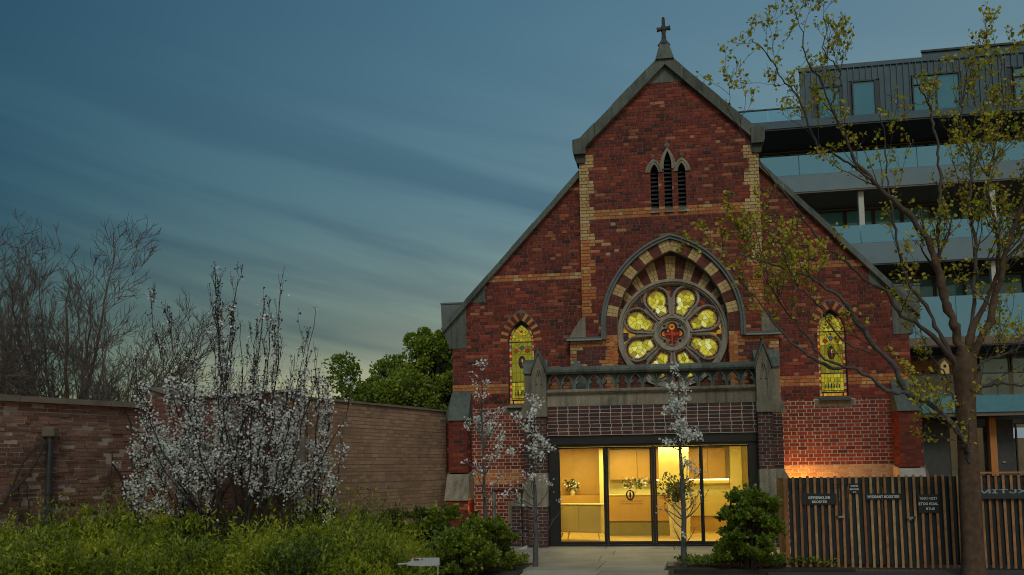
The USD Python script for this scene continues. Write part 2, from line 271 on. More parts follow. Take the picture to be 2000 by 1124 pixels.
# --- wall masses: the mortar bed of each wall is its body, its bricks are children
W = {}
def wall(name, shape, d, mat, thick=0.38, proud=0.009):
    W[name] = Geo().poly(shape, d-thick, d-proud).build(name, mat, CH)
tow_solid = tower.difference(unary_union([archhole, lholes, DOOR]))
wall('tower_wall', tow_solid, 0.0, MORTAR)
W['tower_wall_back'] = Geo().poly(box(-1.5, 3.9, 1.5, 7.7).intersection(archhole).difference(ROSE.buffer(1.36)), -0.62, -0.315).build('rose_surround', MORTAR, CH)
for s in (-1, 1):
    a = aisle[s].difference(unary_union([winhole[s], DOOR, box(-2.63, 0, 2.63, 5.3)]))
    wall(f'aisle{s}', a.intersection(box(-9, 3.62, 9, 20)), AI, MORTAR) if False else None
    W[f'aisle{s}'] = Geo().poly(a.intersection(box(-9, 3.62, 9, 20)), AI-0.38, AI-0.009).build('aisle_wall', MORTAR, CH)
    W[f'aislelow{s}'] = Geo().poly(a.intersection(box(-9, 0, 9, 3.62)), AI-0.38, AI-0.009).build('aisle_wall', WHITE_MORTAR, CH)

# --- brick choices
def m_tower(x, z, i):
    ax = abs(x)
    if z < 5.25 and ax > 1.45:
        if ax < 1.72+(0.06 if (i//3) % 2 else 0) or ax > 2.45-(0.12 if (i//3) % 2 else 0) or z > 5.08: return 'CREAM' if (ax > 2.3 and rngb.random() < 0.5) else 'ORANGE'
        return 'MAROON'
    if 8.42 < z < 8.69: return 'CREAM' if rngb.random() < 0.12 else 'ORANGE'
    if z < 8.5 and rngb.random() < 0.02: return 'TAN'
    return 'RED'
def m_quoin(x, z, i): return 'CREAM' if (z-7.3)/1.2+rngb.normal()*0.35+(0.3 if x > 0 else 0) > 0.5 else 'ORANGE'
quoins = unary_union([box(*sorted((s*2.3, s*(2.3-(0.25 if (i//4) % 2 else 0.375)))), *()) if False else box(min(s*2.3, s*(2.3-(0.25 if (i//4) % 2 else 0.375))), i*0.088, max(s*2.3, s*(2.3-(0.25 if (i//4) % 2 else 0.375))), (i+1)*0.088) for i in range(67, 116) for s in (-1, 1)])
def m_aisle(x, z, i):
    if 6.93 < z < 7.10: return 'ORANGE' if rngb.random() > 0.15 else 'CREAM'
    if 3.98 < z < 4.24: return 'ORANGE'
    if 1.62 < z < 1.93: return 'TAN' if x > 0 else 'ORANGE'
    if z < 3.62: return 'WARM'
    if abs(x) < 2.0: return 'ORANGE'
    return 'RED'
MATS = dict(RED=RED, WARM=WARM, DARK=DARK, MAROON=MAROON, ORANGE=ORANGE, CREAM=CREAM, TAN=TAN)
ringout = parch(2.33, 5.3)
brick_field('tower_wall', tower.difference(unary_union([parch(2.43, 5.3), box(-1.39, 0, 1.39, 5.3), lholes, lstone, lring, lsills, DOOR.buffer(0.0), tristone, quoins])).intersection(box(-9, 0.0, 9, 20)), m_tower, 0.0, irregular=0.03)
for s in (-1, 1):
    brick_field('tower_wall', quoins.intersection(box(*sorted((0, s*3)), *()) if False else box(min(0, s*3), 0, max(0, s*3), 20)), m_quoin, 0.004, hd=0.125, st=0.25, shift=(2.3-0.375*0)*0)
for s in (-1, 1):
    st = unary_union([box(s*5.42, 5.2, s*5.9, 6.42) if s > 0 else box(-5.9, 5.2, -5.42, 6.42), Polygon([(s*5.42, 6.42), (s*4.9, 6.42), (s*4.9, 6.93), (s*5.42, 6.42)])]) 
    W[f'st{s}'] = st
    free = aisle[s].difference(unary_union([winhole[s], winring[s], DOOR, box(-2.63, 0, 2.63, 5.3), st, box(s*WINC-0.5, 3.42, s*WINC+0.5, 3.68)]))
    brick_field(f'aisle{s}', free.intersection(box(-9, 3.62, 9, 20)), m_aisle, AI, irregular=0.03)
    brick_field(f'aislelow{s}', free.intersection(box(-9, 0, 9, 3.62)), m_aisle, AI, course=0.094, joint=0.020, hd=0.128, st=0.255, irregular=0.004)
    voussoirs(f'aisle{s}', s*WINC, WS, 0.277, 0.635, 0.835, lambda i: 'ORANGE' if i % 2 == 0 else 'MAROON', 0.085, AI-0.12, AI+0.006, rows=1)
# louvre arch rings
for c, w, h, zs in ((0, 0.215, 0.56, 9.72), (-0.37, 0.215, 0.36, 9.64), (0.37, 0.215, 0.36, 9.64)):
    R = (w*w+h*h)/(2*w); n = 6 if c else 8
    th = math.acos((R-w)/R)
    for i in range(n):
        a0, a1 = th*i/n+0.012, th*(i+1)/n-0.012
        for sg in (1, -1):
            pl = Polygon([(c+sg*(-(R-w)+r*cos(a)), zs+r*sin(a)) for r, a in ((R+0.004, a0), (R+0.11, a0), (R+0.11, a1), (R+0.004, a1))])
            pl = pl.intersection(box(c, 0, 9, 99) if sg > 0 else box(-9, 0, c, 99)).difference(lstone)
            if c: pl = pl.difference(box(-0.22, 0, 0.22, 9.95)).difference(arch_poly(0.34, 0.72, 9.72, 9.72, 0))
            if pl.geom_type == 'Polygon' and pl.area > 5e-4: brick_poly('tower_wall', 'RED', pl, -0.02, 0.004+rngb.normal()*0.001)
# big arch: outer order, then the fan of striped bricks round the rose
voussoirs('tower_wall', 0, HZ, HC, 2.04, 2.32, lambda i: 'CREAM' if (i//3) % 2 == 1 else 'MAROON', 0.092, -0.30, 0.0, rows=2)
for s in (-1, 1):
    for i in range(3):
        for q in range(2):
            x0 = 1.41+q*0.14; brick_rect('tower_wall', 'MAROON' if i else 'ORANGE', *sorted((s*x0, s*(x0+0.13))), 5.3+i*0.1, 5.392+i*0.1, -0.3, 0.0)
    for i in range(16):
        for q in range(2):
            x0 = 1.41+q*0.105; brick_rect('tower_wall', 'ORANGE', *sorted((s*x0, s*(x0+0.096))), 4.0+i*0.082, 4.071+i*0.082, -0.3, 0.003)
fanreg = parch(2.02, 5.30).difference(ROSE.buffer(1.405))
for k in range(-11, 12):
    c0 = 90-k*8.2
    m = 'CREAM' if k % 2 == 0 else 'MAROON'
    for r in range(6):
        nc = 2 if r < 2 else 3
        for q in range(nc):
            off = 0.5 if False else 0
            a0, a1 = radians(c0-4.1+8.2*q/nc), radians(c0-4.1+8.2*(q+1)/nc); g = 0.006
            r0, r1 = 1.415+r*0.105, 1.51+r*0.105+0.003
            if sin((a0+a1)/2)*r0+5.43 < 5.32: continue
            pl = Polygon([(rr*cos(a), 5.43+rr*sin(a)) for rr, a in ((r0, a0+g/r0), (r1, a0+g/r1), (r1, a1-g/r1), (r0, a1-g/r0))]).intersection(fanreg)
            if pl.geom_type == 'Polygon' and pl.area > 1e-3: brick_poly('tower_wall_back', m, pl, -0.33, -0.30+rngb.normal()*0.003)
brick_field('tower_wall_back', box(-1.42, 3.9, 1.42, 5.36).difference(ROSE.buffer(1.405)), lambda x, z, i: 'MAROON', -0.30)

# --- porch: dark brick front, stone fascia and open balustrade, gabled piers
PD = 1.05
pf = box(-3.15, 2.78, 1.91, 3.5)
W['porch_wall'] = Geo().poly(pf, PD-0.35, PD-0.009).build('porch_wall', DARK_MORTAR, CH)
brick_field('porch_wall', pf, lambda x, z, i: 'DARK', PD, course=0.09, joint=0.018, hd=0.262, st=0.262, irregular=0.01)
def block(owner, x0, x1, z0, z1, d0, d1, mat='DARK', mortar=DARK_MORTAR, side=True):
    """A brick pier: front and both side faces carry bricks."""
    if owner not in W: W[owner] = Geo().box(x0+0.009, x1-0.009, -(d1-0.009), -d0, z0, z1).build(owner.split('#')[0], mortar, CH)
    j = 0.012
    for i in range(int((z1-z0)/0.082+0.5)):
        za, zb = z0+i*(z1-z0)/round((z1-z0)/0.082)+j/2, z0+(i+1)*(z1-z0)/round((z1-z0)/0.082)-j/2
        w = x1-x0; nb = max(1, round(w/(0.2)))
        cuts = [x0]+[x0+w*(q+(0.5 if i % 2 and nb > 1 else 0))/nb for q in range(1 if not (i % 2 and nb > 1) else 0, nb)]+[x1]
        if nb == 1 and i % 2: cuts = [x0, x0+w*0.5, x1]
        for a, b in zip(cuts[:-1], cuts[1:]):
            if b-a > 0.03: brick_rect(owner, mat, a+(j/2 if a > x0 else 0), b-(j/2 if b < x1 else 0), za, zb, d1-0.03, d1+rngb.normal()*0.002)
        n2 = max(1, round((d1-d0)/0.22)); c2 = [d0]+[d0+(d1-d0)*(q+(0.5 if i % 2 else 0))/n2 for q in range(0 if i % 2 else 1, n2)]+[d1-0.031]
        for a, b in zip(c2[:-1], c2[1:]):
            if b-a < 0.03: continue
            for xs, xo in ((x0, x0+0.02), (x1-0.02, x1)):
                f = Geo().box(xs, xo, -(b-j/2), -(a+j/2), za, zb); BR.append((0, owner, mat, np.vstack(f.V), np.vstack(f.F)))
# left pier (front shaft, side wing, wide foot)
block('pier#L', -3.5, -3.15, 1.87, 3.25, 0.3, 1.25); block('pier#Lw', -3.76, -3.5, 1.5, 3.25, 0.2, 0.9)
block('pier_foot#L', -3.62, -3.15, 0.08, 1.06, 0.3, 1.32); block('pier_foot#Lw', -4.08, -3.62, 0.08, 1.06, 0.1, 1.0)
block('pier#R', 1.90, 2.25, 1.9, 3.25, 0.3, 1.25); block('pier#Rw', 2.25, 2.52, 1.75, 3.23, 0.2, 0.9)
block('pier_foot#R', 1.90, 2.29, 0.08, 1.16, 0.3, 1.28); block('pier_foot#Rw', 2.29, 2.66, 0.08, 1.6, 0.1, 1.0)
# buttresses at the outer corners of the aisles (front-facing and side-facing)
for s in (-1, 1):
    def bx(a, b): return sorted((s*a, s*b))
    block(f'buttress#{s}a', *bx(5.30, 5.80), 1.9, 3.25, AI-0.1, 0.35, 'RED' if s < 0 else 'WARM', MORTAR)
    block(f'buttress#{s}b', *bx(5.25, 5.85), 0.0, 1.2, AI-0.1, 0.62, 'RED' if s < 0 else 'WARM', MORTAR)
    block(f'buttress#{s}c', *bx(5.80, 6.0), 1.9, 3.25, -0.9, -0.25, 'RED', MORTAR)
    block(f'buttress#{s}d', *bx(5.80, 6.2), 0.0, 1.2, -0.95, -0.25, 'RED', MORTAR)
    g = Geo(); x0, x1 = bx(5.28, 5.82)                 # upper weathering
    g.hexa([(x0, -0.40, 3.25), (x1, -0.40, 3.25), (x1, 0.2, 3.25), (x0, 0.2, 3.25)], [(x0+.01, -0.36, 3.32), (x1-.01, -0.36, 3.32), (x1-.01, 0.2, 4.05), (x0+.01, 0.2, 4.05)])
    g.build('weathering_stone', GREYSTONE, CH)
    g = Geo(); x0, x1 = bx(5.80, 6.06)
    top = [(s*5.80, 0.25, 4.02), (s*5.80, 0.95, 4.02)]
    g.hexa([(x0, 0.25, 3.2), (x1, 0.25, 3.2), (x1, 0.95, 3.2), (x0, 0.95, 3.2)], [(min(s*5.8, s*5.84), 0.25, 4.0), (max(s*5.8, s*5.84), 0.25, 4.0), (max(s*5.8, s*5.84), 0.95, 4.0), (min(s*5.8, s*5.84), 0.95, 4.0)])
    g.build('weathering_stone', GREYSTONE, CH)
    g = Geo(); x0, x1 = bx(5.24, 5.86)                 # lower weathering
    g.hexa([(x0, -0.66, 1.2), (x1, -0.66, 1.2), (x1, 0.2, 1.2), (x0, 0.2, 1.2)], [(x0+.02, -0.38, 1.86), (x1-.02, -0.38, 1.86), (x1-.02, 0.2, 1.95), (x0+.02, 0.2, 1.95)])
    g.build('weathering_stone', STONE if s < 0 else WHITE_MORTAR, CH)
    g = Geo(); x0, x1 = bx(5.8, 6.26); t0, t1 = bx(5.8, 6.03)
    g.hexa([(x0, 0.25, 1.2), (x1, 0.25, 1.2), (x1, 1.0, 1.2), (x0, 1.0, 1.2)], [(t0, 0.25, 1.95), (t1, 0.25, 1.95), (t1, 1.0, 1.95), (t0, 1.0, 1.95)])
    g.build('weathering_stone', STONE, CH)

# --- write the bricks: the 300 that show largest one by one, the rest as one part
big = set(sorted(range(len(BR)), key=lambda i: -BR[i][0])[:300]); rest = {}
for i, (sc, owner, m, v, f) in enumerate(BR):
    if i in big: Geo().add(v, f).build('brick', MATS[m], W[owner])
    else: rest.setdefault(m, Geo()).add(v, f)
for m, g in rest.items(): g.build('brickwork', MATS[m], CH, kind='stuff')
NB = len(BR)

# --- stone dressings
def stone(name, shape, d0, d1, mat=STONE): return Geo().poly(shape, d0, d1).build(name, mat, CH)
for s in (-1, 1):
    g = Geo()                                          # tower coping: sloping slab with a roll along its lower edge
    for q in range(5):
        a, b = 2.34*q/5+.003, 2.34*(q+1)/5-.003; o = rngb.normal()*.006; g = Geo()
        for (i0, i1, dd) in ((0.0, 0.34+o, 0.09+o), (-0.05, 0.03, 0.14+o)):
            g.poly(Polygon([(s*a, 12.52-.98*a+i0), (s*b, 12.52-.98*b+i0), (s*b, 12.52-.98*b+i1), (s*a, 12.52-.98*a+i1)]), -0.5, dd)
        g.build('coping_stone', GREYSTONE, CH)
    stone('kneeler', Polygon([(s*2.12, 10.2), (s*2.42, 10.2), (s*2.46, 10.3), (s*2.46, 10.58), (s*2.3, 10.62), (s*2.12, 10.62)]), -0.5, 0.16, GREYSTONE)
    stone('kneeler', Polygon([(s*2.14, 9.98), (s*2.36, 9.98), (s*2.42, 10.2), (s*2.14, 10.2)]), -0.4, 0.06, DARKSTONE)
    for q in range(6):                                 # aisle coping
        a, b = 2.32+3.74*q/6+.003, 2.32+3.74*(q+1)/6-.003; o = rngb.normal()*.005; g = Geo()
        for (i0, i1, dd) in ((-0.14, 0.02+o, 0.02+o), (-0.19, -0.13, 0.07+o)):
            g.poly(Polygon([(s*a, rake(a)+i0), (s*b, rake(b)+i0), (s*b, rake(b)+i1), (s*a, rake(a)+i1)]), AI-0.45, AI+dd+0.05)
        g.build('coping_stone', GREYSTONE, CH)
    for a in getattr(W[f'st{s}'], 'geoms', [W[f'st{s}']]):
        if a.geom_type == 'Polygon': stone('kneeler_stone', a.difference(Polygon([(s*6.2, rake(6.2)-0.18), (s*4, rake(4)-0.18), (s*4, 12), (s*6.2, 12)])), AI-0.3, AI+0.012, GREYSTONE)
    g = Geo(); x0, x1 = sorted((s*5.35, s*6.1))        # lead box gutter end and its bracket
    g.hexa([(x0, 0.25, 5.86), (x1, 0.25, 5.86), (x1, 0.9, 5.86), (x0, 0.9, 5.86)], [(x0-.02*(s < 0), 0.25, 6.42), (x1+.02*(s > 0), 0.25, 6.42), (x1+.02*(s > 0), 0.9, 6.42), (x0-.02*(s < 0), 0.9, 6.42)])
    g.box(x0-0.03, x1+0.03, 0.23, 0.95, 6.42, 6.46); g.build('gutter_box', LEAD, CH)
    stone('eaves_corbel', Polygon([(s*5.82, 5.2), (s*5.95, 5.42), (s*6.06, 5.72), (s*6.06, 5.76), (s*5.82, 5.98)]), AI-0.3, AI+0.03, GREYSTONE)
    # hood returns and weathering wedges
    g = Geo(); x0, x1 = sorted((s*1.80, s*2.72))
    g.hexa([(x0, -0.12, 5.26), (x1, -0.12, 5.26), (x1, 0.05, 5.26), (x0, 0.05, 5.26)], [(x0, -0.10, 5.30), (x1, -0.10, 5.30), (x1, 0.05, 5.40), (x0, 0.05, 5.40)]); g.build('hood_return', LEAD, CH)
    stone('weathering_wedge', Polygon([(s*2.22, 5.36), (s*2.66, 5.36), (s*2.34, 5.86), (s*2.22, 5.90)]), -0.3, 0.02, STONE)
    # window dressings
    stone('window_sill', box(s*WINC-0.48, 3.44, s*WINC+0.48, 3.6), AI-0.2, AI+0.015, STONE)
    g = Geo(); x0, x1 = s*WINC-0.38, s*WINC+0.38
    g.hexa([(x0, 0.09, 3.58), (x1, 0.09, 3.58), (x1, 0.5, 3.58), (x0, 0.5, 3.58)], [(x0, 0.13, 3.62), (x1, 0.13, 3.62), (x1, 0.5, 3.74), (x0, 0.5, 3.74)]); g.build('window_sill', DARKSTONE if s > 0 else STONE, CH)
    stone('quoin_stone', box(*sorted((s*4.7, s*4.9)), 0, 0) if False else box(-4.35, 0.55, -4.12, 1.15), AI-0.1, AI+0.02, STONE) if s < 0 else None
hood = parch(2.43, 5.28).difference(parch(2.33, 5.2))
g = Geo(); g.poly(hood, -0.1, 0.07); g.poly(parch(2.45, 5.28).difference(parch(2.40, 5.2)), -0.05, 0.11); g.build('hood_mould', LEAD, CH)
stone('apex_stone', tristone, -0.3, 0.012, GREYSTONE)
stone('louvre_head', lstone.difference(lholes), -0.25, 0.03, STONE)
g = Geo(); g.poly(lstone.buffer(-0.03).difference(lholes.buffer(0.055)), 0.02, 0.045); g.build('louvre_head', STONE, CH)
for c in (0, -0.35, 0.35): 
    g = Geo(); g.hexa([(c-.115, -0.05, 8.54), (c+.115, -0.05, 8.54), (c+.115, 0.3, 8.54), (c-.115, 0.3, 8.54)], [(c-.115, -0.03, 8.58), (c+.115, -0.03, 8.58), (c+.115, 0.3, 8.72), (c-.115, 0.3, 8.72)]); g.build('louvre_sill', STONE, CH)
for c, w, h, zs, z0 in lanc:
    n = int((zs+h-z0-0.1)/0.112)
    for i in range(n):
        z = z0+0.07+i*0.112
        ww = w if z < zs else w*max(0.25, 1-((z-zs)/h)**1.6)
        Geo().hexa([(c-ww, -(-0.16), z-0.03), (c+ww, -(-0.16), z-0.03), (c+ww, 0.27, z+0.05), (c-ww, 0.27, z+0.05)], [(c-ww, 0.155, z-0.012), (c+ww, 0.155, z-0.012), (c+ww, 0.27, z+0.068), (c-ww, 0.27, z+0.068)]).build('louvre_slat', LOUVRE, CH)
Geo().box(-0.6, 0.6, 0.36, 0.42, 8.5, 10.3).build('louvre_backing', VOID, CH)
# finial: gabled saddle, collar and cross
fz = 12.62
Geo().hexa([(-.24, -.14, fz), (.24, -.14, fz), (.24, .5, fz), (-.24, .5, fz)], [(-.115, -.0, 13.09), (.115, -.0, 13.09), (.115, .26, 13.09), (-.115, .26, 13.09)]).build('saddle_stone', GREYSTONE, CH)
g = Geo(); g.mesh(lathe([(0, 13.07), (.15, 13.07), (.17, 13.10), (.15, 13.13), (.12, 13.15), (.10, 13.20), (.075, 13.23), (0, 13.23)], 8, (0, .13, 0)))
def cross_arm(p0, p1, r0, r1): g.tube([p0, ((np.array(p0)+p1)/2), p1], [r0, (r0+r1)/2*0.85, r1], 6, True)
cross_arm((0, .13, 13.2), (0, .13, 13.52), .075, .06); cross_arm((0, .13, 13.5), (0, .13, 13.80), .068, .045)
cross_arm((0, .13, 13.545), (-.175, .13, 13.53), .05, .072); cross_arm((0, .13, 13.545), (.175, .13, 13.56), .05, .072)
g.mesh(trimesh.creation.icosphere(1, .042).apply_translation((0, .13, 13.83))); g.mesh(bevbox(-.075, .075, .06, .2, 13.47, 13.62, .03)); g.build('finial_cross', DARKSTONE, CH)

# --- balustrade, fascia
def xz_prism(name, prof, x0, x1, mat):                 # a moulding: (d, z) profile run along x
    pl = Polygon(prof); m = trimesh.creation.extrude_polygon(pl, x1-x0, engine='earcut'); v = m.vertices
    return Geo().add(np.stack([x0+v[:, 2], -v[:, 0], v[:, 1]], 1), m.faces[:, ::-1]).build(name, mat, CH)
xs = np.array([-3.14, -1.93, -0.62, 0.65, 1.90])
for a, b in zip(xs[:-1], xs[1:]):
    xz_prism('balustrade_coping', [(.80, 4.30), (1.10, 4.30), (1.16, 4.35), (1.16, 4.40), (1.08, 4.47), (.96, 4.50), (.80, 4.45)], a+.003, b-.003, GREYSTONE)
    xz_prism('string_course', [(.70, 3.80), (1.08, 3.80), (1.15, 3.85), (1.15, 3.88), (1.07, 3.925), (.80, 3.925), (.70, 3.90)], a+.003, b-.003, STONE)
for a, b in zip((-3.14, -2.2, -0.95, -0.05, 1.2), (-2.2, -0.95, -0.05, 1.2, 1.90)):
    stone('fascia_stone', box(a+.003, 3.503, b-.003, 3.80), .5, PD+.005, STONE)
N = 15; pw = (1.90+3.14)/N
for i in range(N):
    c = -3.14+(i+.5)*pw
    op = arch_poly(.128, .27, 4.0, 3.925, c)
    cusp = unary_union([Polygon([(c+s*.135, 4.16), (c+s*.045, 4.105), (c+s*.05, 4.085), (c+s*.135, 4.03)]) for s in (-1, 1)])
    rib = arch_poly(.165, .31, 4.0, 3.925, c).intersection(box(c-pw/2+.001, 3.925, c+pw/2-.001, 4.305)).difference(op).union(cusp.intersection(op.buffer(.02)))
    g = Geo(); g.poly(rib, .84, 1.04); g.poly(box(c-pw/2+.001, 4.02, c+pw/2-.001, 4.30).difference(arch_poly(.165, .31, 4.0, 3.9, c)), .88, .97)
    g.build('balustrade_arch', GREYSTONE, CH)
Geo().box(-3.15, 1.95, -1.0, -.0, 3.55, 3.80).build('porch_roof', LEAD, CH)
# pinnacled pier tops
def pinnacle(x0, x1, side, top, zb, wz):
    xc = (x0+x1)/2; hw = (x1-x0)/2
    shaft = Polygon([(x0, zb), (x1, zb), (x1, 4.33), (xc, top-.10), (x0, 4.33)]); panel = arch_poly(hw*.5, .42, 4.02, 3.62, xc)
    g = Geo(); g.poly(shaft.difference(panel), .45, 1.27); g.poly(panel, .45, 1.235); g.box(x0-.015, x1+.015, -1.29, -.45, zb, 3.52); g.build('pinnacle_shaft', STONE, CH)
    g = Geo()                                          # gable coping strips, trefoil hint
    for s in (-1, 1):
        g.poly(Polygon([(xc, top-.12), (xc+s*(hw+.035), 4.28), (xc+s*(hw+.035), 4.36), (xc, top)]), .75, 1.32)
    g.poly(Point(xc, top).buffer(.025), 1.0, 1.32); g.build('pinnacle_gable', GREYSTONE, CH)
    g = Geo()
    for s in (-1, 1): g.poly(Polygon([(xc+s*.05, 4.06), (xc+s*.105, 4.06), (xc+s*.075, 4.14)]).buffer(.008), 1.237, 1.262)
    g.poly(Polygon([(xc-.012, 4.30), (xc+.012, 4.30), (xc, 4.62)]), 1.27, 1.285); g.build('pinnacle_tracery', GREYSTONE, CH)
    # wing: lower shaft and a saddleback roof with its ridge along the front, two courses of cap stone
    a, b = (x0-.26, x0-.002) if side < 0 else (x1+.002, x1+.26)
    Geo().box(a+.03*(side < 0), b-.03*(side > 0), -.88, -.2, zb, 4.36).build('pinnacle_shaft', STONE, CH)
    o = a if side < 0 else b
    fl = Geo(); fl.hexa([(min(o-side*.05, o+side*.0), -.88, zb), (max(o-side*.05, o+side*.0), -.88, zb), (max(o-side*.05, o), -.2, zb), (min(o-side*.05, o), -.2, zb)] if False else
              [(min(o-side*.03, o+side*.12), -.9, zb), (max(o-side*.03, o+side*.12), -.9, zb), (max(o-side*.03, o+side*.12), -.2, zb), (min(o-side*.03, o+side*.12), -.2, zb)],
              [(min(o-side*.03, o-side*.025), -.88, zb+.42), (max(o-side*.03, o-side*.025), -.88, zb+.42), (max(o-side*.03, o-side*.025), -.2, zb+.42), (min(o-side*.03, o-side*.025), -.2, zb+.42)])
    fl.build('weathering_stone', STONE, CH)
    for k, (z0, z1, dd, gr) in enumerate(((4.36, 4.62, .93, .02), (4.60, top-.2, .72, .0))):
        xa, xb = (a-.02+gr, x1-.02) if side < 0 else (x0+.02, b+.02-gr)
        z1r = z1; dm = .54
        Geo().hexa([(xa, -dd, z0), (xb, -dd, z0), (xb, -.15, z0), (xa, -.15, z0)], [(xa, -(dd-.20 if k == 0 else .56), z1r), (xb, -(dd-.20 if k == 0 else .56), z1r), (xb, -(.35 if k == 0 else .50), z1r), (xa, -(.35 if k == 0 else .50), z1r)]).build('pinnacle_cap', GREYSTONE, CH)
pinnacle(-3.5, -3.14, -1, 4.95, 3.25, 4.33); pinnacle(1.895, 2.25, 1, 5.02, 3.25, 4.33)
# pier weatherings and plinth stones
def wedge(x0, x1, z0, z1, d0, d1, dt, mat=STONE, xt0=None, xt1=None):
    xt0 = x0 if xt0 is None else xt0; xt1 = x1 if xt1 is None else xt1
    Geo().hexa([(x0, -d1, z0), (x1, -d1, z0), (x1, -d0, z0), (x0, -d0, z0)], [(xt0, -dt, z1), (xt1, -dt, z1), (xt1, -d0, z1), (xt0, -d0, z1)]).build('pier_stone', mat, CH)
wedge(-3.6, -3.145, 1.06, 1.87, .3, 1.30, 1.27, STONE, -3.5, -3.145); wedge(-4.1, -3.605, 1.06, 1.87, .1, 1.02, .92, STONE, -3.6, -3.5)
wedge(1.895, 2.27, 1.16, 1.90, .3, 1.28, 1.265); wedge(2.275, 2.66, 1.6, 1.9, .1, 1.0, .9, STONE, 2.26, 2.5)
# small lead-topped wedge standing behind the balustrade
Geo().poly(Polygon([(-2.66, 3.95), (-2.1, 3.95), (-2.14, 4.42), (-2.3, 4.6), (-2.5, 4.78)]), .05, .35).build('flashing_upstand', LEAD, CH)
# --- body of the building behind the front
g = Geo(); g.poly(Polygon([(-2.3, 9.2), (2.3, 9.2), (0, 12.3)]), -22, -.45); g.build('nave_roof', SLATE, CH)
for s in (-1, 1):
    Geo().poly(Polygon([(s*2.2, rake(2.2)-.35), (s*6.0, rake(6.0)-.3), (s*6.0, rake(6.0)-.12), (s*2.2, rake(2.2)-.15)]), -22, -.62).build('aisle_roof', SLATE, CH)
    x0, x1 = sorted((s*5.45, s*5.78)); Geo().box(x0, x1, .6, 22, 0, 5.7).build('side_wall', RED, CH)
    x0, x1 = sorted((s*1.98, s*2.27)); Geo().box(x0, x1, .45, 22, 5.0, 9.9).build('clerestory_wall', RED, CH)
Geo().box(-5.78, 5.78, 21.7, 22, 0, 5.7).build('rear_wall', RED, CH)
Geo().poly(Polygon([(-5.7, 5.7), (5.7, 5.7), (2.2, 9.6), (0, 12.2), (-2.2, 9.6)]), -22, -21.7).build('rear_wall', RED, CH)
# ------------------------------------------------------------------ stained glass
YEL = glow('yellow_glass', [(0, (0.22, 0.18, 0.012)), (0.2, (0.46, 0.39, 0.02)), (0.6, (0.60, 0.53, 0.035)), (0.85, (0.68, 0.63, 0.10)), (1, (0.80, 0.80, 0.45))], 1.0)
YELL = glow('lancet_yellow_glass', [(0, (0.28, 0.22, 0.01)), (0.5, (0.48, 0.40, 0.02)), (1, (0.62, 0.54, 0.05))], 0.75)
YELD = glow('olive_glass', [(0, (0.22, 0.19, 0.01)), (0.5, (0.32, 0.28, 0.012)), (1, (0.36, 0.31, 0.02))], 0.45)
BORD = glow('border_glass', [(0, (0.16, 0.008, 0.006)), (0.35, (0.07, 0.006, 0.006)), (0.55, (0.30, 0.03, 0.008)), (0.75, (0.45, 0.20, 0.02)), (0.9, (0.03, 0.03, 0.035)), (1, (0.25, 0.02, 0.01))], 0.35)
REDG = glow('red_glass', [(0, (0.42, 0.012, 0.006)), (1, (0.50, 0.03, 0.01))], 0.5)
WHITEG = glow('white_glass', [(0, (0.40, 0.38, 0.22)), (1, (0.52, 0.50, 0.32))], 0.28)
AMBERG = glow('amber_glass', [(0, (0.60, 0.25, 0.02)), (1, (0.70, 0.38, 0.04))], 0.8)
DARKG = glow('dark_glass', [(0, (0.02, 0.022, 0.03)), (0.6, (0.03, 0.012, 0.012)), (1, (0.05, 0.06, 0.09))], 0.35)
BLUEG = glow('blue_glass', [(0, (0.03, 0.05, 0.10)), (1, (0.10, 0.14, 0.22))], 0.6)
CAME = plain('lead_came', (0.02, 0.02, 0.018), 0.6)
rngg = np.random.default_rng(3)
def voro(region, n, gap=0.008):
    x0, z0, x1, z1 = region.bounds; P = []
    while len(P) < n:
        p = Point(rngg.uniform(x0, x1), rngg.uniform(z0, z1))
        if region.contains(p): P.append(p)
    pts = np.array([(p.x, p.y) for p in P])
    for _ in range(2):                                # relax a little
        cells = shapely.voronoi_polygons(shapely.MultiPoint(pts), extend_to=region.envelope)
        pts = np.array([c.intersection(region).centroid.coords[0] for c in cells.geoms if not c.intersection(region).is_empty])
    out = []
    for c in shapely.voronoi_polygons(shapely.MultiPoint(pts), extend_to=region.envelope).geoms:
        q = c.intersection(region).buffer(-gap/2)
        out += [p for p in getattr(q, 'geoms', [q]) if p.geom_type == 'Polygon' and p.area > 2e-4]
    return out
def panes(name, pieces_, mat, d, parent=CH, th=0.008, label=None):
    g = Geo()
    for p in pieces_: g.poly(p, d-th, d)
    return g.build(name, mat, parent, label=label)
# --- rose
RC = (0.0, 5.43)
def rot(shape, a): return affinity.rotate(affinity.translate(shape, *RC), a, origin=RC)
petal0 = unary_union([Point(0, .985).buffer(.285, 24), Polygon([(-.14, .50), (.14, .50), (.255, .86), (-.255, .86)])]).buffer(.02).buffer(-.02)
cusps = unary_union([Polygon([(s*.33, .86), (s*.185, .755), (s*.33, .66)]) for s in (-1, 1)])
petal = petal0.difference(cusps)
pets = [rot(petal, 22.5+45*k) for k in range(8)]
pets0 = [rot(petal0, 22.5+45*k) for k in range(8)]
disk = lambda r: Point(*RC).buffer(r, 48)
left = disk(1.275).difference(disk(.95)).difference(unary_union([p.buffer(.055) for p in pets0]))
spand = [q for q in getattr(left.buffer(-.012), 'geoms', []) if q.area > .004]
hubo = unary_union([Point(RC[0]+.165*cos(a), RC[1]+.165*sin(a)).buffer(.135) for a in np.arange(4)*pi/2]+[disk(.1)])
hubs = [Point(RC[0]+.285*cos(a), RC[1]+.285*sin(a)).buffer(.035) for a in pi/4+np.arange(4)*pi/2]
plate = disk(1.42).difference(unary_union(pets+spand+[hubo]+hubs))
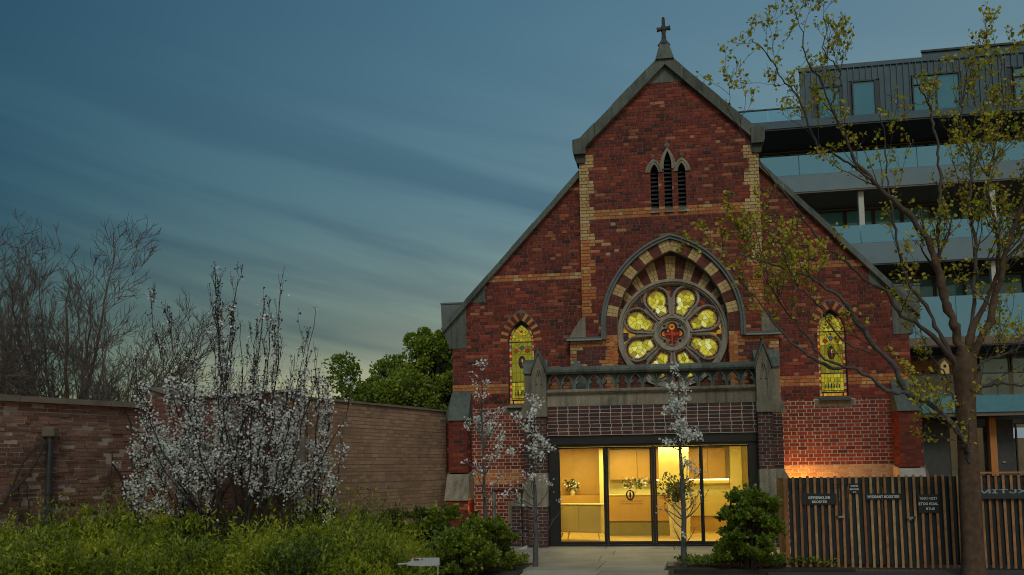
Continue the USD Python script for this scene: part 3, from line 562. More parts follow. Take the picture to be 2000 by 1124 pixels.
RW = Geo().poly(plate, -.47, -.37).build('rose_tracery', ROSESTONE, CH)
g = Geo()
g.poly(disk(1.42).difference(disk(1.35)), -.4, -.24); g.poly(disk(1.36).difference(disk(1.30)), -.4, -.29); g.poly(disk(1.31).difference(disk(1.275)), -.4, -.34); g.build('rose_rim', ROSESTONE, CH)
g = Geo(); g.poly(disk(.455).difference(disk(.40)), -.4, -.30); g.poly(disk(.41).difference(disk(.365)), -.4, -.33); g.build('rose_hub', ROSESTONE, CH)
for k in range(8):
    g = Geo(); po = pets0[k]
    g.poly(po.buffer(.05).difference(po.buffer(.02)).intersection(disk(1.29)).difference(disk(.45)), -.39, -.33)
    g.poly(po.buffer(.022).difference(po.buffer(.0)).intersection(disk(1.29)).difference(disk(.45)), -.39, -.355)
    g.build('petal_moulding', ROSESTONE, CH)
g = Geo(); g.poly(hubo.buffer(.022).difference(hubo), -.4, -.345); g.build('hub_moulding', ROSESTONE, CH)
Geo().box(-1.45, 1.45, .50, .53, 3.98, 6.9).build('lead_backing', CAME, CH)
GD = -.462
for k in range(8):
    p = pets[k].buffer(.02); inner = pets[k].buffer(-.058)
    inner = max(getattr(inner, 'geoms', [inner]), key=lambda q: q.area)
    bord = p.difference(inner.buffer(.012)); bp = []
    c = affinity.rotate(Point(0, .85+RC[1]), 22.5+45*k, origin=RC)
    n = 24
    for j in range(n):
        a0, a1 = 2*pi*j/n+.02, 2*pi*(j+1)/n-.02
        q = bord.intersection(Polygon([(c.x, c.y), (c.x+cos(a0), c.y+sin(a0)), (c.x+cos(a1), c.y+sin(a1))])).buffer(-.003)
        bp += [x for x in getattr(q, 'geoms', [q]) if x.geom_type == 'Polygon' and x.area > 2e-4]
    panes('border_glass', bp, BORD, GD)
    edge = inner.buffer(.010).difference(inner.buffer(-.004)); panes('pale_edge_glass', [edge], WHITEG, GD+.001)
    v = voro(inner.buffer(-.008), 15, .008); panes('petal_glass', v, YEL, GD+.002)
for q in spand:
    v = voro(q.buffer(.01), 6, .01); panes('spandrel_glass', v[::2], DARKG, GD); panes('spandrel_glass', v[1::2], AMBERG if q.centroid.x*1 != 0 and abs(q.centroid.y-RC[1]) < .3 else BORD, GD)
v = voro(hubo.buffer(.01), 34, .008); panes('hub_glass', v, BORD, GD)
cr_ = unary_union([box(-.022, 5.13, .022, 5.68), box(-.2, 5.41, .2, 5.45), Polygon([(-.22, 5.38), (-.1, 5.43), (-.22, 5.48)]), Polygon([(.22, 5.38), (.1, 5.43), (.22, 5.48)])]).intersection(hubo)
panes('hub_cross_glass', [cr_.buffer(-.004)], REDG, GD+.004)
panes('hub_halo_glass', [Point(0, 5.62).buffer(.075).difference(Point(0, 5.62).buffer(.035)), Polygon([(-.1, 5.56), (-.14, 5.50), (-.08, 5.5)])]+[Point(s*.2, 5.44).buffer(.06).difference(Point(s*.17, 5.44).buffer(.055)) for s in (-1, 1)], AMBERG, GD+.006)
for h_ in hubs: panes('hub_eyelet_glass', [h_], DARKG, GD)
# --- lancets
LD = AI-.16
for s in (-1, 1):
    c = s*WINC; full = arch_poly(WW-.02, WH-.03, WS, WZ+.02, c); core = arch_poly(WW-.08, WH-.105, WS, WZ+.10, c)
    Geo().poly(arch_poly(WW+.02, WH+.02, WS, WZ-.02, c), LD-.05, LD-.02).build('lead_backing', CAME, CH)
    Geo().poly(arch_poly(WW+.03, WH+.03, WS, WZ-.02, c).difference(full), LD-.05, LD+.05).build('window_frame', BLACK, CH)
    alt = [[], [], []]; zz_ = WZ+.02; i = 0
    strip = full.difference(core.buffer(.008))
    while zz_ < WS-.02:
        for sd in (-1, 1):
            q = strip.intersection(box(c+sd*.301-.04, zz_+.004, c+sd*.301+.04, zz_+.078)); alt[(i+(sd > 0)) % 2 if i % 5 else 2].append(q)
        zz_ += .082; i += 1
    for j in range(9):
        for sd in (0, 1):
            a0, a1 = j*.13, j*.13+.118
            if sd: a0, a1 = pi-a1, pi-a0
            w_ = Polygon([(c, WS), (c+2*cos(a0), WS+2*sin(a0)), (c+2*cos(a1), WS+2*sin(a1))]); q = strip.intersection(w_).intersection(box(c-9, WS, c+9, 9))
            alt[j % 2 if j % 3 else 2].append(q)
    flat = lambda L_: [y for x in L_ for y in getattr(x, 'geoms', [x]) if y.geom_type == 'Polygon' and y.area > 1e-4]
    panes('border_glass', flat(alt[0]), REDG, LD); panes('border_glass', flat(alt[1]), WHITEG, LD); panes('border_glass', flat(alt[2]), AMBERG, LD)
    botq = strip.intersection(box(c-.23, WZ, c+.23, WZ+.115)); panes('border_glass', [x for i_, x in enumerate(flat([botq.intersection(box(c-.23+.092*k+.004, WZ, c-.23+.092*(k+1)-.004, 9)) for k in range(5)]))], AMBERG, LD)
    top = core.intersection(box(c-1, WS+.01, c+1, 9)); panes('quarry_glass', voro(top, 26, .008), YELL, LD)
    def quarries(z0, z1, nx, hz):
        out = []; x0 = c-WW+.08; w_ = 2*(WW-.08)/nx; n = max(1, round((z1-z0)/hz))
        for a in range(nx):
            for b in range(n):
                out.append(box(x0+a*w_+.004, z0+b*(z1-z0)/n+.004, x0+(a+1)*w_-.004, z0+(b+1)*(z1-z0)/n-.004))
        return out
    oval = affinity.scale(Point(c, 4.80).buffer(1), .085, .16)
    fig = [affinity.rotate(box(c-.045, 5.13, c+.045, 5.22), 45), ]; flow = [affinity.rotate(box(c+q*.15-.04, 5.06, c+q*.15+.04, 5.14), 40*q) for q in (-1, 1)]+[Point(c, 5.62).buffer(.04)]
    cut = unary_union([oval.buffer(.012)]+[x.buffer(.01) for x in fig+flow])
    mid = [x.difference(cut) for x in quarries(4.28, 5.0, 5, .24)]+[x.difference(cut) for x in voro(box(c-WW+.08, 5.0, c+WW-.08, 5.33), 16)]
    panes('quarry_glass', flat(mid[:15]), YELD, LD); panes('quarry_glass', flat(mid[15:]), YELL if s > 0 else YELD, LD)
    panes('quarry_glass', quarries(3.84, 4.27, 7, .11), YELL, LD); panes('quarry_glass', quarries(WZ+.125, 3.83, 9, .045), YELL if s > 0 else AMBERG, LD)
    panes('medallion_glass', voro(oval, 9), DARKG, LD+.002); panes('flame_glass', [affinity.scale(Point(c+.01, 4.84).buffer(1), .02, .05)], AMBERG, LD+.012); panes('flame_glass', [box(c, 4.70, c+.022, 4.79)], REDG, LD+.012)
    [panes('flower_glass', [x], REDG, LD+.002) for x in flow]; panes('flower_glass', fig, BLUEG, LD+.002)
    panes('inscription_band', [box(c-.2, 4.28+.0, c+.2, 4.285)]+[box(c-.19+k*.038, 3.9, c-.17+k*.038, 4.0+.02*(k % 3)) for k in range(10)], CAME, LD+.006)
    Geo().box(c-WW, c+WW, -(LD+.012), -(LD-.01), WS-.012, WS+.012).build('saddle_bar', CAME, CH)
    Geo().box(c-WW, c+WW, -(LD+.010), -(LD-.01), 4.26, 4.278).build('saddle_bar', CAME, CH)

# ------------------------------------------------------------------ glass doors
DD = .86
FL = .10                                              # floor level inside and at the threshold
def fbox(name, x0, x1, z0, z1, d0=DD-.06, d1=DD+.06, mat=BLACK): return Geo().box(x0, x1, -d1, -d0, z0, z1, bev=.006).build(name, mat, CH)
fbox('door_head', -3.14, 1.90, 2.56, 2.775, DD-.1, DD+.12); fbox('door_head', -3.14, 1.90, 2.50, 2.557, DD-.05, DD+.08)
fbox('door_jamb', -3.14, -2.90, FL, 2.497, DD-.1, DD+.1); fbox('door_jamb', 1.69, 1.90, FL, 2.497, DD-.1, DD+.1)
DP = [(-2.87, -1.80), (-1.68, -.667), (-.508, .525), (.61, 1.665)]
for i, (a, b) in enumerate(DP):
    dd = DD if i in (0, 3) else DD-.055
    lo, hi = a-.045, b+.045
    leaf = thing if False else None
    fr = Polygon([(lo, FL+.015), (hi, FL+.015), (hi, 2.49), (lo, 2.49)]).difference(box(a, FL+.085, b, 2.455))
    LF = Geo().poly(fr, dd-.025, dd+.025).build('door_leaf' if i in (1, 2) else 'side_window', BLACK, CH)
    Geo().box(a, b, -(dd+.004), -(dd-.004), FL+.085, 2.455).build('pane', DOORGLASS, LF)
for x0, x1 in ((-1.755, -1.725), (-.62, -.555), (.57, .575)): fbox('mullion', x0, x1, FL, 2.497, DD-.02, DD+.03)
Geo().box(-3.14, 1.90, -(DD+.12), -(DD-.2), .06, FL+.012).build('threshold', BLACK, CH)
Geo().box(.548, .562, -(DD+.07), -(DD-.0), 1.18, 1.32).build('door_handle', LEAD, CH)
# emblem and lettering on the second pane
INK = plain('black_ink', (0.01, 0.02, 0.015), 0.5)
ex, ez, ed = -1.16, 1.31, DD-.048
egg = Polygon([(ex+.108*cos(t)*(1-.15*sin(t)*(sin(t) < 0)*-1), ez+.13*sin(t)*(1.12 if sin(t) < 0 else .92)) for t in np.linspace(0, 2*pi, 40)[:-1]])
leaf = unary_union([Polygon([(ex-.008-.060*cos(t), ez+.095*sin(t)) for t in np.linspace(-pi/2, pi/2, 14)]), Polygon([(ex+.008+.058*cos(t), ez+.095*sin(t)) for t in np.linspace(-pi/2, pi/2, 14)])])
core_ = affinity.scale(Point(ex, ez).buffer(1), .022, .09)
Geo().poly(egg.difference(leaf), ed, ed+.002).poly(core_, ed, ed+.002).build('door_emblem', INK, CH)
def text_on(txt, h, x, z, d, mat, parent=CH, name='lettering', bold=False, maxw=None):
    m = meshkit.text_mesh(txt, h, 0.002, bold); w = m.bounds[1][0]-m.bounds[0][0]; k = 1 if not maxw else maxw/w
    v = m.vertices*[k, 1, 1]; cx_ = (v[:, 0].min()+v[:, 0].max())/2
    return Geo().add(np.stack([x+v[:, 0]-cx_, -(d+v[:, 2]), z+v[:, 1]], 1), m.faces).build(name, mat, parent)
text_on('KUTUR ~ KITEDUCE', .033, ex+.03, 1.135, ed, INK, maxw=.52); text_on('KITCHENS & KITCHEN', .036, ex+.03, 1.075, ed, INK, maxw=.53)

# ------------------------------------------------------------------ the lit room behind the doors
RWH = plain('cream_wall', (0.70, 0.62, 0.30), 0.7, var=.05); WOOD = plain('honey_wood', (0.46, 0.26, 0.065), 0.45, var=.12, scale=2.5); WOODL = plain('pale_wood', (0.60, 0.44, 0.14), 0.45, var=.1, scale=2.5)
FLOORW = plain('room_floor', (0.52, 0.33, 0.10), 0.35, var=.15, scale=3); OLIVE = plain('olive_panel', (0.22, 0.18, 0.06), 0.6, var=.1); WHITEP = plain('white_pillar', (0.70, 0.58, 0.22), 0.6, var=.04)
LAMPW = emit('warm_strip', (1.0, 0.84, 0.42), 9.0); DARKSLOT = plain('dark_slot', (0.02, 0.015, 0.01), .6)
RB = -4.2                                             # back wall offset
def rbox(name, x0, x1, z0, z1, d0, d1, mat): return Geo().box(x0, x1, -d1, -d0, z0, z1).build(name, mat, CH)
IN = -.60                                              # inner face of the church front
rbox('room_floor', -4.6, 2.6, .02, FL, RB-.1, IN+.0, FLOORW); rbox('room_floor', -3.149, 1.897, .022, FL, IN, DD-.21, FLOORW)
rbox('room_ceiling', -4.6, 2.6, 2.70, 2.76, RB-.1, IN, RWH); rbox('porch_soffit', -3.149, 1.897, 2.705, 2.775, IN, DD-.12, RWH)
rbox('room_wall', -4.6, 2.6, FL, 2.70, RB-.2, RB, RWH); rbox('room_wall', -4.7, -4.5, FL, 2.70, RB, IN, RWH); rbox('room_wall', 2.5, 2.7, FL, 2.70, RB, IN, RWH)
rbox('room_wall', -4.5, -3.15, FL, 2.70, IN, IN+.03, RWH); rbox('room_wall', 1.90, 2.5, FL, 2.70, IN, IN+.03, RWH)
rbox('reveal', -3.149, -3.142, FL, 2.70, IN+.03, DD-.11, RWH); rbox('reveal', 1.892, 1.898, FL, 2.70, IN+.03, DD-.11, RWH)
rbox('ceiling_panel', -4.4, 2.4, 2.55, 2.66, RB+.02, RB+1.0, RWH)
# back wall fittings, as seen through the panes
rbox('grey_panel', -3.98, -3.55, 1.18, 2.5, RB, RB+.05, OLIVE); rbox('dark_slot', -3.54, -3.38, 1.18, 2.5, RB, RB+.04, DARKSLOT); rbox('wood_panel', -3.36, -2.18, 1.18, 2.55, RB, RB+.06, WOOD); rbox('wood_ledge', -4.3, -2.1, .92, 1.17, RB, RB+.35, WOOD)
for x0, x1 in ((-1.85, -1.05), (-1.04, -.28), (-.27, .3), (.31, 1.0), (1.01, 1.5)): rbox('wall_cupboard', x0, x1, 1.62, 2.5, RB, RB+.32, WOOD)
rbox('shelf_back', -.55, 1.62, 1.48, 1.615, RB, RB+.2, WHITEP); rbox('shelf_light', -.52, 1.60, 1.585, 1.605, RB+.21, RB+.25, LAMPW); rbox('kitchen_bench', -.55, 1.62, .55, 1.15, RB, RB+.5, WOODL); rbox('kitchen_plinth', -.55, 1.62, FL, .545, RB, RB+.45, WOOD)
rbox('white_pier', 1.64, 1.95, FL, 2.6, RB, RB+.5, WHITEP); rbox('white_pier', -.42, .42, FL, 2.6, RB+.9, RB+1.25, WHITEP)
rbox('white_pier', -2.15, -1.98, FL, 2.6, RB, RB+.6, WHITEP)
# furniture and plants: things of their own
SB = thing('sideboard', 'low pale wood sideboard on splayed legs inside the left glass pane', 'sideboard', cw(-2.42, -.55, FL), -PHI-20)
Geo().box(-.62, .62, -.28, .28, .22, .92, bev=.012).build('cabinet', WOODL, SB); Geo().box(-.64, .64, -.30, .30, .922, .95, bev=.008).build('top', WOODL, SB)
for x0, x1 in ((-.60, -.01), (.01, .60)): Geo().box(x0, x1, -.297, -.282, .24, .90, bev=.004).build('door', WOODL, SB)
for sx in (-1, 1):
    for sy in (-1, 1): Geo().tube([(sx*.5, sy*.2, .2), (sx*.57, sy*.24, 0)], [.022, .013], 6, True).build('leg', WHITEP, SB)
RCN = thing('reception_counter', 'wide honey wood reception counter behind the emblem on the glass', 'counter', cw(-1.05, -2.4, FL), -PHI)
Geo().box(-.82, .9, -.3, .3, .40, 1.10, bev=.01).build('front', WOOD, RCN); Geo().box(-.80, .88, -.27, .28, 0, .397).build('plinth', OLIVE, RCN); Geo().box(-.84, .92, -.32, .32, 1.102, 1.13, bev=.006).build('top', WOODL, RCN)
def leafscatter(P, D, size, rng, kind='leaf', fold=0.25, wid=0.42, jitter=0.35):
    """Leaf-sized faces at points P whose tips lean towards D."""
    P = np.asarray(P, float); D = np.asarray(D, float)+rng.normal(0, jitter, P.shape); D /= np.linalg.norm(D, axis=1, keepdims=True)+1e-9
    up = rng.normal(0, .75, P.shape)+np.array([0, -.55, 1.0]); s = np.cross(D, up); s /= np.linalg.norm(s, axis=1, keepdims=True)+1e-9; n = np.cross(s, D)
    if kind == 'leaf': T = np.array([(0, 0, 0), (.38, wid, fold*.5), (.8, wid*.72, fold*.45), (1, 0, 0), (.8, -wid*.72, fold*.45), (.38, -wid, fold*.5)]); F = np.array([(0, 1, 2), (0, 2, 3), (0, 3, 4), (0, 4, 5)])
    elif kind == 'blade': T = np.array([(0, wid*.35, 0), (0, -wid*.35, 0), (.55, wid*.3, .02), (.55, -wid*.3, .02), (1, 0, -.06)]); F = np.array([(0, 1, 3), (0, 3, 2), (2, 3, 4)])
    elif kind == 'flower':
        a = np.arange(5)*2*pi/5; T = np.vstack([[(0, 0, 0)], np.c_[.28+.0*a, .5*np.cos(a), .5*np.sin(a)], np.c_[.16+0*a, .34*np.cos(a+pi/5), .34*np.sin(a+pi/5)]])
        F = np.array([t for k in range(5) for t in ((0, 1+k, 6+k), (0, 6+k, 1+(k+1) % 5))])
    else: T = np.array([(0, 0, 0), (.5, wid, fold), (1, 0, 0), (.5, -wid, fold)]); F = np.array([(0, 1, 2), (0, 2, 3)])
    z = np.broadcast_to(np.asarray(size, float), (len(P),))*rng.uniform(.7, 1.25, len(P))
    V = P[:, None]+z[:, None, None]*(T[None, :, :1]*D[:, None]+T[None, :, 1:2]*s[:, None]+T[None, :, 2:]*n[:, None])
    return V.reshape(-1, 3), (F[None]+(np.arange(len(P))*len(T))[:, None, None]).reshape(-1, 3)
rngp = np.random.default_rng(21)
PLANTG = leafmat('indoor_leaves', [(0, (0.03, 0.04, 0.008)), (1, (0.07, 0.08, 0.012))]); WHITEF = leafmat('white_petals', [(0, (0.62, 0.63, 0.60)), (.5, (0.78, 0.79, 0.76)), (1, (0.88, 0.89, 0.87))], .25); POT = plain('cream_pot', (0.6, 0.5, 0.25), .5)
def vase(loc, label, w=.3, dark=True):
    t = thing('flower_vase', label, 'vase', loc)
    Geo().mesh(lathe([(0, 0), (.06, 0), (.085, .08), (.05, .17), (.055, .2), (.04, .2), (0, .17)], 14)).build('vase', POT, t)
    p = rngp.normal(0, 1, (70, 3))*[w*.45, .09, .075]+[0, 0, .3]; g = Geo()
    g.add(*leafscatter(p[:45], p[:45]-[0, 0, .2], .1, rngp)); 
    for q in p[:24]: g.tube([(0, 0, .16), q], .004, 3)
    g.build('foliage', PLANTG, t); g = Geo(); g.add(*leafscatter(p[35:]+[w*.25, -.05, .02], p[35:]-[0, 0, .1], .075, rngp, 'flower')); g.build('blossom', WHITEF, t)
vase(cw(-2.98, -3.95, 1.17), 'cream flowers in a vase on the ledge behind the sideboard', .22); vase(cw(-1.13, -2.4, FL+1.13), 'leafy white flower arrangement standing on the reception counter', .42)
t = thing('indoor_plant', 'dark leafy plant in a tall cream planter behind the third pane', 'plant', cw(.02, -1.2, FL))
Geo().mesh(lathe([(0, 0), (.2, 0), (.25, .95), (.22, .95), (.2, .88), (0, .88)], 18)).build('planter', POT, t)
p = rngp.normal(0, 1, (420, 3))*[.2, .2, .17]+[0, 0, 1.25]; g = Geo(); g.add(*leafscatter(p, p-[0, 0, 1.0], .085, rngp)); 
for q in p[:40]: g.tube([(0, 0, .9), q*[.5, .5, 1]-[0, 0, .08], q], .005, 3)
g.build('foliage', PLANTG, t)
# lamps of the room
def rect_light(name, loc, w, h, inten, col, parent=CH, rx=0.0):
    l = UsdLux.RectLight.Define(stage, f'{parent}/{name}'); l.CreateWidthAttr(w); l.CreateHeightAttr(h); l.CreateIntensityAttr(inten); l.CreateColorAttr(Gf.Vec3f(*col)); l.AddTranslateOp().Set(Gf.Vec3d(*loc))
    if rx: l.AddRotateXOp().Set(rx)
    return l
WARMC = (1.0, 0.89, 0.32)
for i, (x, y, w) in enumerate(((-2.4, 1.0, 2.2), (.6, 1.0, 2.2), (-1.2, 2.9, 4.6))): rect_light(f'ceiling_lamp_{i+1:03d}', (x, y, 2.54 if y > 2.8 else 2.69), w,   .35, 36.0, WARMC)
rect_light('door_downlight_001', (-.6, -.35, 2.70), 4.2, .12, 45.0, WARMC)
# small uplights at the wall foot, their glow seen on the brickwork
HOUS = plain('lamp_housing', (0.02, 0.02, 0.022), .5)
def uplight(x, d, z, label, power):
    t = thing('garden_uplight', label, 'lamp', cw(x, d, 0)); Geo().mesh(lathe([(0, 0), (.02, 0), (.02, z-.12), (.05, z-.1), (.055, z), (.045, z), (.04, z-.03), (0, z-.03)], 14)).build('housing', HOUS, t)
    l = UsdLux.SphereLight.Define(stage, t+'/bulb'); l.CreateRadiusAttr(.03); l.CreateIntensityAttr(power); l.CreateColorAttr(Gf.Vec3f(1, .46, .07)); l.AddTranslateOp().Set(Gf.Vec3d(0, 0, z+.05))
uplight(2.95, .42, 1.12, 'small garden uplight glowing on the brick wall behind the slatted fence', 4800)
uplight(-5.05, .55, .95, 'small uplight behind the bushes glowing on the left buttress', 130)
# ------------------------------------------------------------------ ground, paving, walls
SOIL = plain('dark_soil', (0.028, 0.022, 0.015), .95, var=.4, scale=3, bump=.6); GRASSB = plain('rough_ground', (0.03, 0.034, 0.014), .95, var=.4, scale=1.5, bump=.5)
CONC = pieces('concrete_slab', [(0, (0.33, 0.285, 0.235)), (.5, (0.37, 0.325, 0.275)), (1, (0.41, 0.365, 0.31))], .75, grain=.2, scale=30, stain=.3, bump=.2)
ASPH = plain('asphalt', (0.05, 0.05, 0.052), .85, var=.25, scale=8, bump=.5, bscale=140)
Geo().box(-350, 350, -60, 600, -.5, -.03).build('ground', GRASSB, kind='structure', label='dark rough ground under the plants', cat='ground')
FC = UsdGeom.Xform.Define(stage, '/World/forecourt'); tag(FC, 'pale concrete slab paving in front of the glass doors', 'paving', kind='structure'); FCP = '/World/forecourt'
rngs = np.random.default_rng(5)
def slab(pts, z0, z1, mat=CONC, parent=FCP, name='slab'):
    pl = Polygon(pts).buffer(-.006)
    if pl.is_empty: return
    m = trimesh.creation.extrude_polygon(pl, z1-z0, engine='earcut'); m.apply_translation((0, 0, z0)); Geo().mesh(m).build(name, mat, parent)
def cl(x, d): return tuple(cw(x, d, 0)[:2])
FZ = .075
Xs = [-4.6, -3.3, -1.75, -.15, 1.45, 3.05, 4.4]; Ds = [.8, 2.0, 3.3, 4.6]
for i in range(len(Xs)-1):
    for j in range(len(Ds)-1):
        o = rngs.normal(0, .03); x0, x1 = Xs[i], Xs[i+1]
        if x0 < -4 and j > 0 and False: continue
        if x0 < -3.5 and j == 2: continue
        slab([cl(x0+.25*(j % 2), Ds[j]), cl(x1+.25*(j % 2), Ds[j]), cl(x1+.25*(j % 2)+o*0, Ds[j+1]), cl(x0+.25*(j % 2), Ds[j+1])], -.02, FZ+rngs.normal(0, .002))
for a, b in ((-3.0, -1.6), (-1.6, -.35)):
    for d0, d1 in ((4.6, 6.2), (6.2, 7.8)): slab([cl(a, d0), cl(b, d0), cl(b-.1, d1), cl(a-.1, d1)], -.02, FZ+rngs.normal(0, .0015))
m = trimesh.creation.extrude_polygon(Polygon([(4.9, 18.35), (30, 17.6), (30, 3), (-30, 3), (-30, 12), (4.2, 12.2), (4.6, 16.9)]), .05, engine='earcut'); m.apply_translation((0, 0, -.045)); Geo().mesh(m).build('street_footpath', ASPH, kind='structure', label='dark asphalt footpath along the fence', cat='footpath')
def bed(name, pts, label, z=.02):
    m = trimesh.creation.extrude_polygon(Polygon(pts).buffer(.05), .2, engine='earcut').subdivide_to_size(.25); v = m.vertices; top = v[:, 2] > .1
    v[top, 2] += .05*meshkit.fbm(v[top]*3, 3); v[:, 2] += z-.2; Geo().add(v, m.faces).build(name, SOIL, kind='structure', label=label, cat='garden bed')
bed('garden_bed', [cl(-.1, 4.75), cl(2.9, 4.75), cl(3.0, 5.75), cl(-.2, 5.75)], 'dark soil bed at the foot of the right sapling and round bush')
bed('garden_bed', [cl(-4.4, 3.4), cl(-3.15, 4.65), cl(-3.15, 7), cl(-12, 7), cl(-12, 1.5), cl(-4.8, .9)], 'dark soil bed at the left under the hedge and sapling')

WBR = pieces('old_wall_brick', [(0, (0.143, 0.072, 0.054)), (.35, (0.218, 0.105, 0.076)), (.8, (0.266, 0.133, 0.096)), (1, (0.323, 0.181, 0.131))], grain=.5, stain=.45)
WBR2 = pieces('reddish_wall_brick', [(0, (0.154, 0.063, 0.048)), (.5, (0.238, 0.091, 0.064)), (1, (0.280, 0.133, 0.098))], grain=.5, stain=.4)
WBR3 = pieces('brown_wall_brick', [(0, (0.318, 0.192, 0.123)), (.5, (0.393, 0.241, 0.157)), (1, (0.457, 0.288, 0.194))], grain=.35, stain=.25)
WMOR = plain('old_lime_mortar', (0.33, 0.265, 0.225), .95, var=.4, scale=2.5); WMOR3 = plain('brown_mortar', (0.20, 0.135, 0.095), .95, var=.3, scale=3)
COPE = plain('coping_slab', (0.15, 0.115, 0.09), .9, var=.3, scale=2)
def brick_wall(name, label, p0, p1, h, mat, mor, course, st, top=None, seed=1, joint=.014, nbig=120, rough=.006, thick=.3, rec=.012, copemat=COPE, cope=.09, copeh=.08):
    p0, p1 = np.array(p0, float), np.array(p1, float); Lw = np.linalg.norm(p1-p0); ang = atan2(*(p1-p0)[::-1])
    t = thing(name, label, 'wall', (*p0, 0), math.degrees(ang)); r = np.random.default_rng(seed)
    outline = Polygon([(0, -.1), (Lw, -.1)]+(top or [(Lw, h), (0, h)]))
    body = Geo().poly(outline, -thick, -rec).build('wall_body', mor, t)
    B = []; pr = prep(outline)
    for i in range(int(max(y for _, y in outline.exterior.coords)/course)):
        x = -(st/2 if i % 2 else 0)+r.normal()*.02
        wob = r.normal()*.004
        while x < Lw:
            w = st*(.5 if r.random() < .18 else 1)*(1+r.normal()*.04)
            q = box(max(x, 0)+joint/2, i*course+joint/2+wob, min(x+w, Lw)-joint/2, (i+1)*course-joint/2+wob); x += w
            if q.bounds[2]-q.bounds[0] < .03: continue
            if not pr.contains(q): continue
            x0, z0, x1, z1 = q.bounds; d = r.normal()*rough
            B.append(((x1-x0), x0, x1, z0, z1, d))
    order = sorted(range(len(B)), key=lambda k: -B[k][3]*.2-abs(B[k][0])-(.2*(1-B[k][1]/Lw)))[:nbig]; big = set(order); g = Geo()
    for k, (_, x0, x1, z0, z1, d) in enumerate(B):
        gg = Geo() if k in big else g; gg.hexa([(x0, -d, z0), (x1, -d, z0), (x1, .02, z0), (x0, .02, z0)], [(x0+r.normal()*.002, -d, z1), (x1+r.normal()*.002, -d, z1+r.normal()*.002), (x1, .02, z1), (x0, .02, z1)])
        if k in big: gg.build('brick', mat, body)
    g.build('brickwork', mat, t, kind='stuff')
    if cope:
        tp = (top or [(Lw, h), (0, h)])[::-1]
        for (xa, za), (xb, zb) in zip(tp[:-1], tp[1:]):
            n = max(1, int(round((xb-xa)/.9)))
            for k in range(n):
                a, b = xa+(xb-xa)*k/n+.004, xa+(xb-xa)*(k+1)/n-.004; za_, zb_ = za+(zb-za)*k/n, za+(zb-za)*(k+1)/n; o = r.normal()*.006
                Geo().hexa([(a, -cope+o, za_+.003), (b, -cope+o, zb_+.003), (b, thick+.08, zb_+.003), (a, thick+.08, za_+.003)], [(a, -cope+.02+o, za_+copeh+o), (b, -cope+.02+o, zb_+copeh+o), (b, thick+.06, zb_+copeh+.04), (a, thick+.06, za_+copeh+.04)]).build('coping_slab', copemat, t)
    return t
PA0, PA1 = at(-70, 900, 17.6)[:2], at(287, 900, 20.9)[:2]
PB0, PB1 = at(262, 900, 21.2)[:2], at(575, 900, 18.75)[:2]
PC0, PC1 = at(560, 900, 18.6)[:2], at(872, 900, 24.3)[:2]
brick_wall('garden_wall', 'weathered pale-jointed brick wall with thick stone coping at the far left', PA0, PA1, 3.46, WBR, WMOR, .082, .25, seed=2, joint=.016, rough=.009, nbig=300, cope=.12, copeh=.12)
Lb = np.linalg.norm(PB1-PB0)
brick_wall('garden_wall', 'reddish brick wall with a low peak behind the white blossom tree', PB0, PB1, 3.5, WBR2, WMOR, .09, .26, seed=3, nbig=200, top=[(Lb, 3.62), (1.6, 3.62), (.55, 3.9), (0, 3.62)], copeh=.05, cope=.05)
brick_wall('garden_wall', 'plain brown brick wall running back to the church corner', PC0, PC1, 3.5, WBR3, WMOR3, .082, .24, seed=4, joint=.012, nbig=300, rough=.0015, rec=.004, copeh=.05, cope=.04)
# drainpipe with hopper, cable and bare climbing stems on the far left wall
PIPE = plain('dark_pipe', (0.03, 0.033, 0.036), .5, var=.4); VINE = plain('vine_bark', (0.035, 0.027, 0.02), .9)
def onA(u, v, off=.06):
    o = np.array([*PA0, 0]); e = np.array([*(PA1-PA0), 0]); e /= np.linalg.norm(e); n = np.array([e[1], -e[0], 0]); r = CR*(u-1000)/FPX+CU*(PPV-v)/FPX+_f
    return EYE+r*(((o+n*off-EYE) @ n)/(r @ n))
t = thing('drainpipe', 'dark drainpipe with a small hopper on the far left wall', 'drainpipe'); a, b = onA(98, 850, .09), onA(95, 1030, .09); b[:2] = a[:2]
Geo().tube([a, b], .065, 10, True).build('pipe', PIPE, t); Geo().box(a[0]-.13, a[0]+.13, a[1]-.11, a[1]+.11, a[2]-.04, a[2]+.16, bev=.02).build('hopper', COPE, t)
for z in (.6, 1.6): Geo().mesh(lathe([(.066, z), (.085, z), (.085, z+.05), (.066, z+.05)], 10, (a[0], a[1], 0))).build('bracket', PIPE, t)
t = thing('climbing_stems', 'dark bare climbing stems fanning up from the left edge to the drainpipe', 'vine')
for pts, w in (([(-20, 1020), (18, 965), (55, 930), (82, 880), (86, 862)], 3.2), ([(10, 985), (30, 930), (58, 885), (84, 862)], 2.2), ([(38, 1020), (37, 970), (36, 940)], 2.0), ([(58, 1015), (53, 970), (54, 945)], 1.8)):
    P = np.array([onA(u+np.sin(i*2.1)*1.5, v, .07+.02*i) for i, (u, v) in enumerate(pts)]); P = np.array([[np.interp(x, range(len(P)), P[:, k]) for k in range(3)] for x in np.linspace(0, len(P)-1, 14)]); P += np.random.default_rng(4).normal(0, .012, P.shape)
    Geo().tube(P, np.linspace(w, w*.6, 14)*pxm(18.5), 6).build('stem', VINE, t)
t = thing('climbing_stems', 'forked bare stem on the wall between drainpipe and blossom tree', 'vine')
